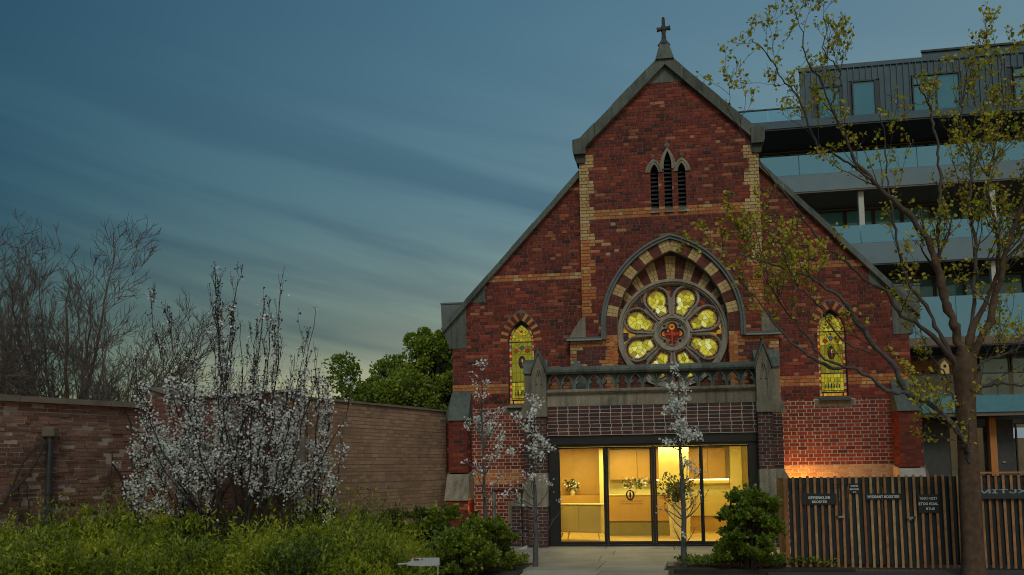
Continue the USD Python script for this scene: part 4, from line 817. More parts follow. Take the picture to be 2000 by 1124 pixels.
for pts, w in (([(208, 1010), (212, 960), (219, 906), (219, 880)], 1.8), ([(219, 906), (240, 935), (238, 985), (234, 1010)], 2.0), ([(262, 915), (290, 908), (293, 940), (282, 960)], 1.6), ([(245, 800), (258, 835), (290, 860)], 1.6)):
    P = np.array([onA(u, v, .08) for u, v in pts]); P = np.array([[np.interp(x, range(len(P)), P[:, k]) for k in range(3)] for x in np.linspace(0, len(P)-1, 12)]); Geo().tube(P, np.linspace(w, w*.6, 12)*pxm(20), 5).build('stem', VINE, t)

# ------------------------------------------------------------------ slatted booster enclosure
SLAT = pieces('weathered_slat', [(0, (0.247, 0.092, 0.036)), (.3, (0.341, 0.143, 0.056)), (.6, (0.411, 0.194, 0.082)), (.85, (0.472, 0.268, 0.122)), (1, (0.431, 0.305, 0.155))], grain=.4, scale=9, stain=.35)
BACKB = plain('dark_teal_panel', (0.007, 0.013, 0.016), .5, var=.3); SIGN = plain('black_sign', (0.014, 0.016, 0.018), .45); WLET = plain('white_lettering', (0.75, 0.76, 0.76), .6, var=.15, scale=60)
ZINC = plain('zinc_latch', (0.30, 0.31, 0.31), .4, .6)
F0, F1 = at(1546, 1112, 17.9), at(1897, 1114, 17.25); F0[2] = F1[2] = 0
FA = math.degrees(atan2(F1[1]-F0[1], F1[0]-F0[0])); FLn = np.linalg.norm(F1-F0); FH = 1.765
FE = thing('booster_fence', 'dark panelled enclosure with upright timber slats left of the tree trunk', 'fence', F0, FA)
rf = np.random.default_rng(8)
n = 25; pw_ = FLn/n
def frame_back(parent, Ln, h):
    k = 0; x = 0
    while x < Ln-.01:
        w = min(.155, Ln-x); Geo().box(x+.002, x+w-.002, .0, .03+.008*(k % 2), .10, h-.05).build('back_board', BACKB, parent); x += w; k += 1
    Geo().box(0, Ln, .034, .075, h-.2, h-.03).build('top_rail', BACKB, parent); Geo().box(0, Ln, -.012, -.001, h-.16, h-.052).build('top_rail', BACKB, parent); Geo().box(0, Ln, .034, .075, .2, .3).build('bottom_rail', BACKB, parent)
frame_back(FE, FLn, FH)
def slat(parent, x, h, w=.045, dep=.03, y=-.035, z0=.045):
    t0, t1 = rf.normal(0, .004), rf.normal(0, .004); hh = h+rf.normal(0, .008)
    Geo().hexa([(x+t0, y-.012, z0+rf.normal(0, .006)), (x+w+t0, y-.012, z0), (x+w+t0, -.013, z0), (x+t0, -.013, z0)], [(x+t1, y-.012, hh), (x+w+t1, y-.012, hh), (x+w+t1, -.013, hh), (x+t1, -.013, hh)]).build('slat', SLAT, parent)
for i in range(1, n+1): slat(FE, i*pw_-.055, FH)
Geo().box(-.10, -.015, -.06, .06, .08, FH-.03, bev=.006).build('corner_post', SLAT, FE); Geo().box(-.10, -.06, .06, 1.5, .08, FH-.04).build('return_panel', SLAT, FE); Geo().box(-.105, -.01, -.065, .065, .0, .078).build('post_foot', ZINC, FE)
Geo().box(-.05, FLn, -.02, .8, FH-.22, FH-.2).build('enclosure_roof', BACKB, FE)
def sign(parent, x0, x1, z0, z1, lines, lab, y=-.052):
    t = thing('fence_sign', lab, 'sign', F0, FA); Geo().box(x0, x1, y-.012, y, z0, z1, bev=.003).build('plate', SIGN, t)
    for txt, h, z, mw, xo in lines: text_on(txt, h, (x0+x1)/2+xo, z, -(y-.012), WLET, t, bold=True, maxw=mw)
def fx(u): return (u-1546)/351.*FLn
def fz(v, u): return 2-(v-915+.014*(u-1000))*17.6/FPX
sign(FE, fx(1572), fx(1642), fz(986, 1600), fz(964, 1600), [('SPRINKLER', .050, fz(976, 1600)+.012, .40, -.0), ('BOOSTER', .043, fz(983.5, 1600)+.01, .27, .0)], 'wide black sign reading SPRINKLER BOOSTER on the slats')
sign(FE, fx(1668), fx(1688), fz(964, 1680), fz(944, 1680), [('VIEW', .03, fz(951.5, 1680)+.01, .14, 0), ('BOXE', .03, fz(958, 1680)+.012, .165, 0), ('10', .022, fz(963, 1680)+.012, .06, 0)], 'smallest square black sign high on the slats between two wide signs')
sign(FE, fx(1699), fx(1770), fz(975, 1735), fz(963, 1735), [('HYDRANT BOOSTER', .048, fz(971.5, 1735)-.002, .56, 0)], 'low wide black sign reading HYDRANT BOOSTER')
sign(FE, fx(1801), fx(1841), fz(999.5, 1820), fz(964, 1820), [('TUGO-GZZT', .042, fz(975, 1820)+.01, .31, .0), ('ETOO KOAL', .045, fz(985, 1820)+.005, .34, 0), ('BTU5', .04, fz(994, 1820)+.004, .15, .03)], 'tallest black sign with three lines of white letters near the trunk')
for u, lab in ((1645, 'metal hasp latch below the SPRINKLER BOOSTER sign'), (1780, 'metal hasp latch below the HYDRANT BOOSTER sign')):
    x, z = fx(u), fz(1009, u); t = thing('latch', lab, 'latch', F0, FA); Geo().box(x-.02, x+.1, -.085, -.07, z-.018, z+.018, bev=.004).build('bar', ZINC, t); Geo().mesh(trimesh.creation.icosphere(1, .022).apply_translation((x-.035, -.09, z+.012))).build('knob', SIGN, t)
    if u == 1780: Geo().mesh(trimesh.creation.icosphere(1, .024).apply_translation((x+.115, -.09, z+.006))).build('knob', SIGN, t); Geo().box(x+.015, x+.055, -.095, -.068, z-.05, z-.02, bev=.006).build('padlock', ZINC, t)
G0 = at(1917, 1114, 17.25); G0[2] = 0; GL = 2.6
FE2 = thing('booster_fence', 'second slatted fence with a blue-lettered board right of the tree trunk', 'fence', G0, FA)
frame_back(FE2, GL, FH+.0)
for i in range(20): slat(FE2, i*.1265+.05, FH)
Geo().box(0, GL, -.075, .02, FH+.012, FH+.045).build('cap_rail', SLAT, FE2)
t = thing('fence_board', 'long dark board with a row of pale characters on the right fence', 'sign', G0, FA); z0, z1 = fz(972, 1950), fz(944, 1950)
NAVY = plain('navy_board', (0.016, 0.026, 0.034), .4); PALEB = plain('pale_blue_lettering', (0.24, 0.32, 0.36), .5, var=.3, scale=50)
Geo().box(0.0, GL, -.10, -.083, z0, z1-.1, bev=.003).build('plate', NAVY, t)
text_on('MITJXWKITJINT', .07, 1.1, z0+.105, .10, PALEB, t, bold=True, maxw=2.2)

# ------------------------------------------------------------------ street end objects
WH = plain('white_board', (0.40, 0.42, 0.44), .5, var=.08); REDP = plain('red_print', (0.25, 0.012, 0.012), .5)
WOFF = at(830, 1100, 13.7); t = thing('board_sign', 'fallen white board with part of red lettering lying on the hedge', 'sign', WOFF, 2)
k = pxm(13.7); bp = lambda u, v: ((u-830)*k, (1100-v)*k)
Geo().poly(Polygon([bp(*q) for q in ((805, 1090), (858, 1090), (858, 1105), (825, 1106), (796, 1104), (796, 1098), (803, 1096))]), 0, .012).build('board', WH, t)
g = Geo(); g.poly(Polygon([bp(*q) for q in ((808.5, 1090.2), (811.5, 1090.2), (811.5, 1092), (819, 1092), (819, 1095), (808.5, 1095))]), .0135, .015).poly(affinity.scale(Point(*bp(824.5, 1093)).buffer(1), .011, .013), .0135, .015); g.build('red_lettering', REDP, t)
Geo().tube([(*np.array([bp(778, 1101.5)[0], 0, bp(0, 1101.5)[1]]),), (bp(797, 1101)[0], 0, bp(0, 1100.5)[1])], .012, 6, True).build('torn_strip', WH, t); Geo().tube([(bp(851, 0)[0], .0, bp(0, 1106)[1]), (bp(855, 0)[0], .0, bp(0, 1107)[1]), (bp(854, 0)[0], .01, -.6)], .009, 6).build('wire_leg', WH, t)
w0 = cw(-3.72, 1.75, FZ); t = thing('paper_litter', 'crumpled white paper lying at the foot of the left pier', 'litter', w0, -PHI)
Geo().hexa([(-.12, -.05, 0), (.12, -.05, 0), (.12, .08, 0), (-.12, .08, 0)], [(.05, -.02, .07), (.11, -.04, .085), (.115, .05, .10), (.06, .04, .06)]).build('sheet', WH, t)
t = thing('handrail', 'grey handrail post with a dark cross bar before the church wall', 'handrail', cw(-4.52, 1.0, 0), -PHI)
Geo().tube([(0, 0, 0), (0, 0, 1.42)], .045, 8, True).build('post', ZINC, t); Geo().box(-.04, .75, -.03, .03, 1.42, 1.48).build('bar', BLACK, t); Geo().tube([(.7, 0, 0), (.7, 0, 1.42)], .02, 8).build('post', BLACK, t)
# ------------------------------------------------------------------ apartment block behind the church
AO = np.array([13.6, 36.0, 0]); AP = thing('apartment_building', 'modern apartment block with dark metal top floor and blue glass balconies', 'building', AO, -10.5)
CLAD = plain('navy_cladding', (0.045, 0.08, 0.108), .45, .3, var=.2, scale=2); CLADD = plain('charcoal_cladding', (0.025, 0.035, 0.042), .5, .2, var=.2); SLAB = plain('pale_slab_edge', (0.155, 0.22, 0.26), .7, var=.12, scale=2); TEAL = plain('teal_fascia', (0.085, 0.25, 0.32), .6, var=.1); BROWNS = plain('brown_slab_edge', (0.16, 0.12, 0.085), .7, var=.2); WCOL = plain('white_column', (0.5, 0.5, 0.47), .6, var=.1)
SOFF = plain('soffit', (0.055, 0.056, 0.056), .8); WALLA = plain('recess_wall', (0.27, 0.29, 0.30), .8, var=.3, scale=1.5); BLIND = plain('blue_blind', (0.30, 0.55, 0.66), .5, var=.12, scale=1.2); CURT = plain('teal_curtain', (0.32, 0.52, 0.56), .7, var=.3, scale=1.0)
BAL = usdkit.material(stage, L+'balcony_glass', {'t': ('transparent_bsdf', {'color': (.55, .75, .82)}), 'p': ('principled_bsdf', {'base_color': (0.18, 0.40, 0.52), 'roughness': .12}), 'x': ('mix_closure', {'fac': .78})}, [('t.BSDF', 'x.closure1'), ('p.BSDF', 'x.closure2')], surface='x.closure')
CLEARB = pane('clear_balcony_glass', (.75, .86, .88), .9, 1.4); WPANE = pane('window_pane', (.78, .92, .96), .8, 1.45)
ra = np.random.default_rng(12)
def ab(name, x0, x1, z0, z1, d0, d1, mat, parent=None): return Geo().box(x0, x1, -d1, -d0, z0, z1).build(name, mat, parent or AP)
XR = 9.5
ab('core_wall', -4.2, XR, 0, 15.3, -7, -2.0, WALLA)
def skew(name, x0, x1, z0, z1, d0, d1, mat, dx):          # a block whose left end runs back at an angle
    return Geo().hexa([(x0, -d1, z0), (x1, -d1, z0), (x1, -d0, z0), (x0+dx, -d0, z0)], [(x0, -d1, z1), (x1, -d1, z1), (x1, -d0, z1), (x0+dx, -d0, z1)]).build(name, mat, AP)
tb = skew('top_floor', -1.75, XR, 15.66, 18.0, -6, -.03, CLADD, 2.4); skew('parapet_cap', -1.80, XR, 17.90, 18.07, -6.1, .06, CLAD, 2.4); skew('roof_plant', 3.05, XR, 18.07, 18.42, -5, -.35, CLAD, 2.2); skew('roof_plant_cap', 3.0, XR, 18.42, 18.50, -5.1, -.28, CLADD, 2.2)
wins = [(-1.02, -.22, 15.84, 17.15, 1), (.30, 1.11, 15.82, 17.28, 1), (2.58, 4.26, 15.9, 17.3, 2), (6.3, 7.6, 15.9, 17.3, 2)]
x = -1.74; k = 0
while x < XR-.05:
    w = .235; segs = [(15.68, 17.895)]
    for a, b, c, d, _ in wins:
        if x+w > a-.06 and x < b+.06: segs = [(15.68, c-.08), (d+.08, 17.895)]
    for z0, z1 in segs:
        Geo().box(x+.004, x+w-.004, -.0, .03, z0, z1).box(x+w-.04, x+w-.004, -.055, .0, z0, z1).build('cladding_board', CLAD, tb)
    x += w; k += 1
def window(x0, x1, z0, z1, d, nx=1, back=BLIND, tr=None, parent=None, fr=.05, mat=BLACK):
    f = Polygon([(x0-fr, z0-fr), (x1+fr, z0-fr), (x1+fr, z1+fr), (x0-fr, z1+fr)]); w = (x1-x0)/nx; holes = []
    for i in range(nx):
        zs = [z0, tr, z1] if (tr and i == 0) else [z0, z1]
        for a, b in zip(zs[:-1], zs[1:]): holes.append(box(x0+i*w+(.025 if i else 0), a+(.02 if a != z0 else 0), x0+(i+1)*w-(.025 if i < nx-1 else 0), b-(.02 if b != z1 else 0)))
    W_ = Geo().poly(f.difference(unary_union(holes)), d-.06, d+.045).build('window', mat, parent or AP)
    for h in holes: Geo().poly(h, d-.02, d-.01).build('pane', WPANE, W_)
    if back is not None: Geo().poly(box(x0, z0, x1, z1), d-.058, d-.045).build('blind', back, W_)
for a, b, c, d, n_ in wins: window(a, b, c, d, .045, n_, BLIND, 16.95 if n_ == 2 else None)
# floor slabs, balustrades, recessed glazing
def balus(z0, z1, x0, x1, d, mat, seg=2.2, rail=None):
    xx_ = x0
    while xx_ < x1-.05:
        e = min(xx_+seg, x1); ab('balustrade_pane', xx_+.012, e-.012, z0, z1, d-.02, d, mat); xx_ = e
    if rail: ab('handrail', x0, x1, z1, z1+.05, d-.05, d+.03, rail)
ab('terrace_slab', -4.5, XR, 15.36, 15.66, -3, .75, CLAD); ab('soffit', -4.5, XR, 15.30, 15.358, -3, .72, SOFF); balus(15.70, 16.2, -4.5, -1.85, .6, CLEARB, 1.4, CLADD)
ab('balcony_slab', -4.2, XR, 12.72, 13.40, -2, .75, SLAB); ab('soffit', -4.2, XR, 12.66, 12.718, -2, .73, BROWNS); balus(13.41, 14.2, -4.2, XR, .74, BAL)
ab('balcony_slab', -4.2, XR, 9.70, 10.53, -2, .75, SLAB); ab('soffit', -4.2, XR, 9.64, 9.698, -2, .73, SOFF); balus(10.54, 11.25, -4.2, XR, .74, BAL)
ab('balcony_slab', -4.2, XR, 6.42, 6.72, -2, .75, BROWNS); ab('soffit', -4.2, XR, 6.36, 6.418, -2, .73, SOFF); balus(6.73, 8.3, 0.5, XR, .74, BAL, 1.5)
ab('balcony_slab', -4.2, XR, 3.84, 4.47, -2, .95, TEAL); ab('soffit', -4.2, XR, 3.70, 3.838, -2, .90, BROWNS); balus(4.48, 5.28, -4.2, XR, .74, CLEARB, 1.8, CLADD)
for zb, zt in ((13.42, 15.25), (10.6, 12.6), (6.8, 9.6)):
    xx_ = -3.2
    while xx_ < XR-1.1:
        window(xx_, xx_+1.0, zb, zt-.1, -1.85, 1, [CURT, CURT, BLIND, WALLA][ra.integers(4)]); xx_ += 1.12
for xx_ in (2.6, 3.8, 5.0, 6.2, 7.4): window(xx_, xx_+1.05, 4.6, 6.2, -1.85, 1, [CURT, BLIND][int(xx_*10) % 2])
for x0, z0, z1 in ((.22, 10.55, 12.66), (4.9, 6.73, 9.64), (5.0, 10.55, 12.66)): ab('column', x0, x0+.2, z0, z1, .25, .5, WCOL)
ab('orange_panel', 1.9, 4.3, 5.0, 6.1, -1.8, -1.7, plain('terracotta_panel', (0.30, 0.14, 0.06), .7, var=.25)); ab('orange_panel', 7.9, 8.6, 8.6, 9.4, .76, .80, L+'terracotta_panel')
# shopfront level
ab('shop_wall', -4.2, XR, 0, 3.7, -4, -3.5, WALLA); 
for x0, x1, mt in ((2.0, 2.25, SOFF), (4.62, 4.86, ORANGE), (7.9, 8.2, SOFF)): ab('shop_pier', x0, x1, 0, 3.70, -.4, .1, mt)
ab('dark_door', 4.87, 5.55, 0, 3.6, -.3, -.2, SOFF); ab('dark_screen', 2.25, 3.25, 0, 3.6, -.35, -.25, SOFF)
window(3.3, 4.55, .3, 3.3, -.3, 1, None); window(5.7, 7.8, .2, 3.4, -.3, 2, None); ab('door_lever', 5.1, 5.2, 1.95, 1.99, -.19, -.14, WCOL)
PALEW = plain('pale_furniture', (0.30, 0.31, 0.27), .6, var=.3, scale=2)
ab('light_box', 5.72, 6.7, 2.9, 3.3, -1.2, -1.0, emit('shop_light', (.75, .85, .95), .55))
for x0, x1, z0, z1 in ((5.8, 6.6, .1, 2.4), (6.8, 7.6, .1, 1.9), (3.4, 4.3, .1, 1.7), (3.6, 4.4, 1.75, 2.9)): ab('shop_cabinet', x0, x1, z0, z1, -2.4, -1.5, PALEW)
# things on the lower balcony
def al(x, d, z):
    c, s = cos(radians(-10.5)), sin(radians(-10.5)); return np.array([AO[0]+c*x+s*d, AO[1]+s*x-c*d, z])
rb = np.random.default_rng(31); BPL = leafmat('balcony_leaves', [(0, (0.02, 0.045, 0.01)), (.7, (0.06, 0.09, 0.015)), (1, (0.16, 0.14, 0.02))]); TERR = L+'terracotta_panel'
for x, lab in ((2.55, 'leafy plant in a clay pot on the lower balcony beside the church'), (3.55, 'taller plant in a clay pot behind the birdhouse on the lower balcony'), (6.3, 'yellowish plant in a clay pot on the lower balcony right of the trunk')):
    t = thing('potted_plant', lab, 'plant', al(x, .25, 4.475)); Geo().mesh(lathe([(0, 0), (.14, 0), (.19, .3), (.16, .3), (0, .26)], 12)).build('pot', TERR, t)
    p = rb.normal(0, 1, (160, 3))*[.2, .2, .2]+[0, 0, .62]; g = Geo(); g.add(*leafscatter(p, p-[0, 0, .3], .13, rb)); [g.tube([(0, 0, .25), q], .006, 3) for q in p[:14]]; g.build('foliage', BPL, t)
t = thing('birdhouse', 'pale wooden birdhouse with a round hole on the lower balcony', 'birdhouse', al(3.0, .45, 5.3)); Geo().poly(Polygon([(-.16, 0), (.16, 0), (.16, .42), (0, .62), (-.16, .42)]), -.15, .15).build('box', WOODL, t); Geo().poly(Point(0, .34).buffer(.06), .151, .158).build('hole', VOID, t)
for s in (-1, 1): Geo().poly(Polygon([(0, .62), (s*.22, .35), (s*.22, .385), (0, .66)]), -.2, .2).build('roof', BROWNS, t)
Geo().tube([(0, 0, -.83), (0, 0, 0)], .03, 6).build('pole', BROWNS, t)
# ------------------------------------------------------------------ trees and planting
BARK = plain('brown_bark', (0.10, 0.057, 0.034), .95, var=.5, scale=9, bump=.9, bscale=34); BARKG = plain('grey_young_bark', (0.085, 0.082, 0.08), .85, var=.35, scale=14, bump=.4); BARKD = plain('dark_twig_bark', (0.075, 0.056, 0.045), .9, var=.4, scale=8)
BARKT = plain('bare_tree_bark', (0.115, 0.085, 0.068), .9, var=.4, scale=5)
BARKB = plain('blossom_tree_bark', (0.035, 0.025, 0.02), .9, var=.4, scale=8)
BARKP = plain('purple_twig_bark', (0.12, 0.085, 0.08), .9, var=.3, scale=4)
SPRING = leafmat('spring_leaves', [(0, (0.22, 0.24, 0.012)), (.4, (0.40, 0.38, 0.02)), (.75, (0.52, 0.46, 0.03)), (.92, (0.46, 0.30, 0.03)), (1, (0.32, 0.14, 0.03))], .35)
def unit(v): v = np.asarray(v, float); return v/(np.linalg.norm(v)+1e-12)
def smooth_path(pts, n):
    pts = np.asarray(pts, float); t = np.r_[0, np.cumsum(np.linalg.norm(np.diff(pts[:, :3], axis=0), axis=1))]; x = np.linspace(0, t[-1], n)
    from scipy.interpolate import PchipInterpolator
    return np.stack([PchipInterpolator(t, pts[:, k])(x) for k in range(pts.shape[1])], 1)
def shoot(g, p, d, Ln, r0, r1, rng, up=.0, wig=.12, n=5, sides=4):
    P = [np.asarray(p, float)]; d = unit(d)
    for i in range(n):
        d = unit(d+rng.normal(0, wig, 3)+[0, 0, up]); P.append(P[-1]+d*Ln/n)
    P = np.array(P); g.tube(P, np.linspace(r0, r1, n+1), sides); return P, d
def ramify(g, P, R, rng, levels, tips, ang=.8, up=.12, wig=.14, sides=4, t0=.25, rmin=.0022):
    """Side shoots along the path P, levels = [(count per metre, length, radius factor), ...]; tips collects (point, direction) for leaves."""
    if not levels: return
    dens, ln, rf = levels[0]; Lp = np.linalg.norm(np.diff(P, axis=0), axis=1).sum(); n = rng.poisson(dens*Lp)+ (1 if dens*Lp > .4 else 0)
    for _ in range(n):
        t = t0+(1-t0)*rng.random()**.9; k = min(int(t*(len(P)-1)), len(P)-2); f = t*(len(P)-1)-k; p = P[k]*(1-f)+P[k+1]*f; ax = unit(P[k+1]-P[k])
        q = unit(np.cross(ax, rng.normal(0, 1, 3))); d = unit(ax*cos(ang)+q*sin(ang)*rng.uniform(.6, 1.2)+[0, 0, up*2])
        l = ln*rng.uniform(.5, 1.25)*(1.15-.5*t); r = max((R[0]*(1-t)+R[1]*t)*rf, rmin)
        Q, d2 = shoot(g, p, d, l, r, max(r*.4, rmin*.7), rng, up, wig, 4 if l < .5 else 6, sides)
        ramify(g, Q, (r, r*.4), rng, levels[1:], tips, ang, up, wig, 3, .15, rmin)
        m = max(1, int(l/.13))
        for j in range(m):
            i = rng.integers(1, len(Q)); tips.append((Q[i], unit(Q[i]-Q[i-1])))
        tips.append((Q[-1], d2))

# --- the big street tree in front of the fence
TY = 16.4; rt = np.random.default_rng(17)
TR = thing('street_tree', 'big street tree with yellow green spring leaves beside the fence', 'tree', (0, 0, 0))
def px_path(pts, y0, y1, n, rs=.8):
    m = len(pts); A = []
    for i, (u, v, r) in enumerate(pts):
        Y = y0+(y1-y0)*(i/(m-1))**1.2; A.append((*at(u, v, Y), r*rs*pxm(Y)))
    return smooth_path(A, n)
tk = px_path([(1904, 1132, 27), (1902, 1100, 22), (1896, 1000, 20), (1892, 920, 19), (1888, 850, 18), (1886, 770, 18), (1885, 715, 21), (1886, 690, 17)], TY, TY, 40, 1.0)
g = Geo(); an = np.arange(18)*2*pi/18; V = []
for i, (x, y, z, r) in enumerate(tk):
    rr = r*(1+.13*(meshkit.fbm(np.c_[np.cos(an)*2.2, np.sin(an)*2.2, np.full(18, z*.55)], 3, 3)-.5)*2+.05*np.cos(5*an+z)); V.append(np.c_[x+rr*np.cos(an), y+rr*np.sin(an), np.full(18, z)])
V = np.vstack(V); F = [(i*18+j, i*18+(j+1) % 18, (i+1)*18+(j+1) % 18, (i+1)*18+j) for i in range(39) for j in range(18)]; g.add(V, np.array(F)); g.build('trunk', BARK, TR, smooth=True)
LIMBS = [  # photo-traced limbs with a depth of their own (start, end)
    ([(1886, 720, 14), (1873, 666, 13), (1848, 592, 12), (1829, 518, 11), (1814, 475, 10)], 16.4, 16.2),
    ([(1815, 478, 8), (1772, 415, 7.5), (1733, 382, 6.5), (1705, 354, 6), (1666, 309, 5), (1648, 262, 4), (1622, 205, 3.2), (1600, 158, 2.6), (1578, 125, 2.2), (1565, 70, 1.6), (1553, 15, 1)], 16.2, 15.6),
    ([(1700, 350, 4), (1660, 318, 3.6), (1642, 308, 3.4), (1593, 278, 3), (1563, 200, 2.6), (1521, 142, 2.2), (1490, 97, 1.6), (1468, 80, 1)], 16.0, 17.6),
    ([(1815, 480, 7), (1829, 463, 6), (1835, 391, 5), (1836, 330, 4.4), (1825, 250, 3.6), (1811, 197, 2.8), (1790, 160, 1.8), (1783, 118, 1)], 16.2, 17.0),
    ([(1622, 210, 2.4), (1640, 150, 1.8), (1608, 90, 1.4), (1622, 40, 1)], 15.7, 15.2),
    ([(1888, 715, 13), (1915, 660, 11), (1935, 626, 11), (1945, 578, 9), (1953, 548, 8), (1968, 481, 7), (1985, 430, 6), (2004, 395, 5), (2025, 330, 4), (2030, 240, 2.5)], 16.4, 15.7),
    ([(1888, 715, 11), (1898, 655, 10), (1920, 600, 7), (1945, 548, 5), (1950, 470, 4), (1930, 380, 3.4), (1945, 280, 2.8), (1960, 190, 2), (1952, 110, 1.2)], 16.4, 17.4),
    ([(1888, 700, 8), (1900, 610, 6), (1903, 540, 5.5), (1905, 480, 5), (1893, 400, 4), (1897, 320, 3), (1880, 240, 2.2), (1890, 150, 1.2)], 16.5, 17.0),
    ([(1876, 720, 9), (1835, 672, 8), (1802, 639, 7), (1757, 612, 6.2), (1733, 569, 5.5), (1696, 548, 5), (1651, 512, 5), (1612, 481, 4.4), (1578, 436, 3.6), (1545, 395, 3), (1500, 340, 2.2), (1455, 270, 1.6), (1415, 205, 1)], 16.4, 15.0),
    ([(1868, 705, 6), (1832, 650, 5.4), (1812, 600, 5), (1778, 560, 4.4), (1758, 500, 4), (1745, 430, 3.4), (1735, 370, 2.6), (1730, 300, 2), (1718, 225, 1.2)], 16.4, 17.2),
    ([(1895, 880, 6), (1864, 830, 8), (1808, 784, 9.5), (1772, 766, 10), (1748, 717, 9), (1705, 672, 8), (1672, 626, 7.4), (1657, 599, 7), (1618, 566, 5.6), (1560, 535, 4), (1500, 515, 2.8), (1440, 495, 2), (1388, 478, 1)], 16.3, 14.9),
    ([(1774, 768, 7.5), (1745, 767, 7), (1702, 741, 7), (1663, 720, 6.5), (1624, 720, 6), (1593, 702, 5), (1563, 681, 4.6), (1521, 642, 3.8), (1490, 600, 3), (1463, 569, 2.4), (1425, 520, 1.8), (1383, 468, 1)], 15.9, 15.5),
    ([(1664, 720, 3.6), (1600, 690, 3.2), (1565, 640, 2.8), (1530, 600, 2.4), (1505, 560, 2), (1490, 500, 1.6), (1470, 425, 1)], 15.6, 16.4),
    ([(1700, 690, 3), (1640, 660, 2.6), (1600, 600, 2.2), (1560, 560, 1.6), (1520, 470, 1)], 15.6, 14.8),
    ([(1890, 790, 5), (1915, 760, 4), (1950, 750, 3.2), (1990, 752, 2.6), (2030, 745, 2)], 16.4, 15.8), ([(1893, 735, 5), (1925, 705, 3.6), (1970, 690, 2.6), (2010, 655, 2)], 16.4, 16.9),
    ([(1894, 905, 5), (1880, 860, 4.5), (1862, 838, 3.4), (1845, 815, 3)], 16.25, 16.1), ([(1862, 780, 3), (1850, 740, 2.4), (1815, 690, 2), (1790, 620, 1.4)], 16.3, 16.8),
]
tips = []; gt = Geo()
for k, (pts, y0, y1) in enumerate(LIMBS):
    A = px_path(pts, y0, y1, 10+len(pts)*3, .62 if k in (8, 10, 11) else .75); A[1:, :3] += rt.normal(0, .014, (len(A)-1, 3)); A[:, 3] *= .9*(1+.16*rt.normal(0, 1, len(A)).clip(-1.5, 1.5)); g = Geo(); g.tube(A[:, :3], A[:, 3], 9); g.build('limb', BARK if k in (0, 5, 6) else BARKG if k in (10, 11) else BARKD, TR, smooth=True)
    right = pts[len(pts)//2][0] > 1860; thin = pts[-1][0] < 1480
    ramify(gt, A[:, :3], (A[0, 3]*.5, A[-1, 3]), rt, [(1.6 if not right else 3.6, 1.05 if not right else 1.35, .5), (2.6, .6, .6), (3.2, .22, .7)], tips, .85, .12, .12, 4, .2 if k else .7, .0042)
    tips.append((A[-1, :3], unit(A[-1, :3]-A[-2, :3])))
gt.build('twigs', BARKD, TR, kind='stuff')
P, D = [], []
for p, d in tips:
    if rt.random() < .42: continue
    m = rt.integers(1, 5)
    for _ in range(m): P.append(p+rt.normal(0, .035, 3)); D.append(d*.5+rt.normal(0, .8, 3)+[0, 0, .2])
g = Geo(); g.add(*leafscatter(P, D, .064, rt, 'leaf', .3, .48, .2)); g.build('foliage', SPRING, TR, kind='stuff'); NTL = len(P)

# --- bare and blossoming trees on the left
def vase_tree(name, label, cat, base, h, spread, nstem, rng, bark, levels, trunk=.12, fork=.18, group=None, sides=6, wig=.05, lean=(0, 0), flat=1.0, rmin=.003, bang=.6, bup=.16, ctrl=.62):
    t = thing(name, label, cat, (0, 0, 0), group=group); tips = []; base = np.asarray(base, float); g = Geo(); top = base+[lean[0]*.3, lean[1]*.3, h*fork]
    g.tube(smooth_path(np.array([base-[0, 0, .1], (base+top)/2+rng.normal(0, .03, 3), top]), 8), np.linspace(trunk, trunk*.7, 8), 9); g.build('trunk', bark, t, smooth=True); gt = Geo()
    for i in range(nstem):
        a = 2*pi*(i+rng.random()*.7)/nstem; rr = spread*sqrt(rng.uniform(.05, 1)); e = top+[rr*cos(a)+lean[0], rr*sin(a)*flat+lean[1], (h*(1-fork))*rng.uniform(.5, 1)*(1-.3*(rr/spread)**2)]
        s0 = base+(top-base)*rng.uniform(.35, 1); m = s0+(e-s0)*[ctrl, ctrl, .42]+rng.normal(0, .1, 3)*h*.05; A = smooth_path(np.array([s0, m, e]), 14); A[1:-1] += rng.normal(0, wig, (12, 3))*.5
        r0 = trunk*rng.uniform(.3, .5); g = Geo(); g.tube(A, np.linspace(r0, .006, 14), sides); g.build('limb', bark, t, smooth=True)
        ramify(gt, A, (r0*.6, .006), rng, levels, tips, bang, bup, .14, 4, .2, rmin); tips.append((A[-1], unit(A[-1]-A[-2])))
    gt.build('twigs', bark, t, kind='stuff'); return t, tips
r1 = np.random.default_rng(41)
vase_tree('bare_tree', 'tall bare tree with fine upswept twigs above the stone coping', 'tree', at(130, 900, 27)*[1, 1, 0], 9.7, 4.4, 24, r1, BARKT, [(1.9, 2.0, .6), (2.6, .95, .6), (2.8, .45, .65)], .2, rmin=.0085, bang=.75, bup=.05, ctrl=.5)
vase_tree('bare_tree', 'dense purplish bare tree cut by the left edge of the picture', 'tree', at(-30, 900, 26)*[1, 1, 0], 8.4, 3.0, 16, r1, BARKP, [(2.2, 1.5, .6), (3.2, .75, .6), (3.4, .38, .65)], .15, rmin=.0075, bang=.75, bup=.05, ctrl=.5)
vase_tree('bare_tree', 'lower spreading bare tree between the tall bare tree and the blossom', 'tree', at(250, 900, 25.5)*[1, 1, 0], 6.8, 3.0, 16, r1, BARKT, [(2.0, 1.5, .6), (2.6, .75, .6), (2.8, .4, .65)], .13, rmin=.0075, bang=.75, bup=.05, ctrl=.5)
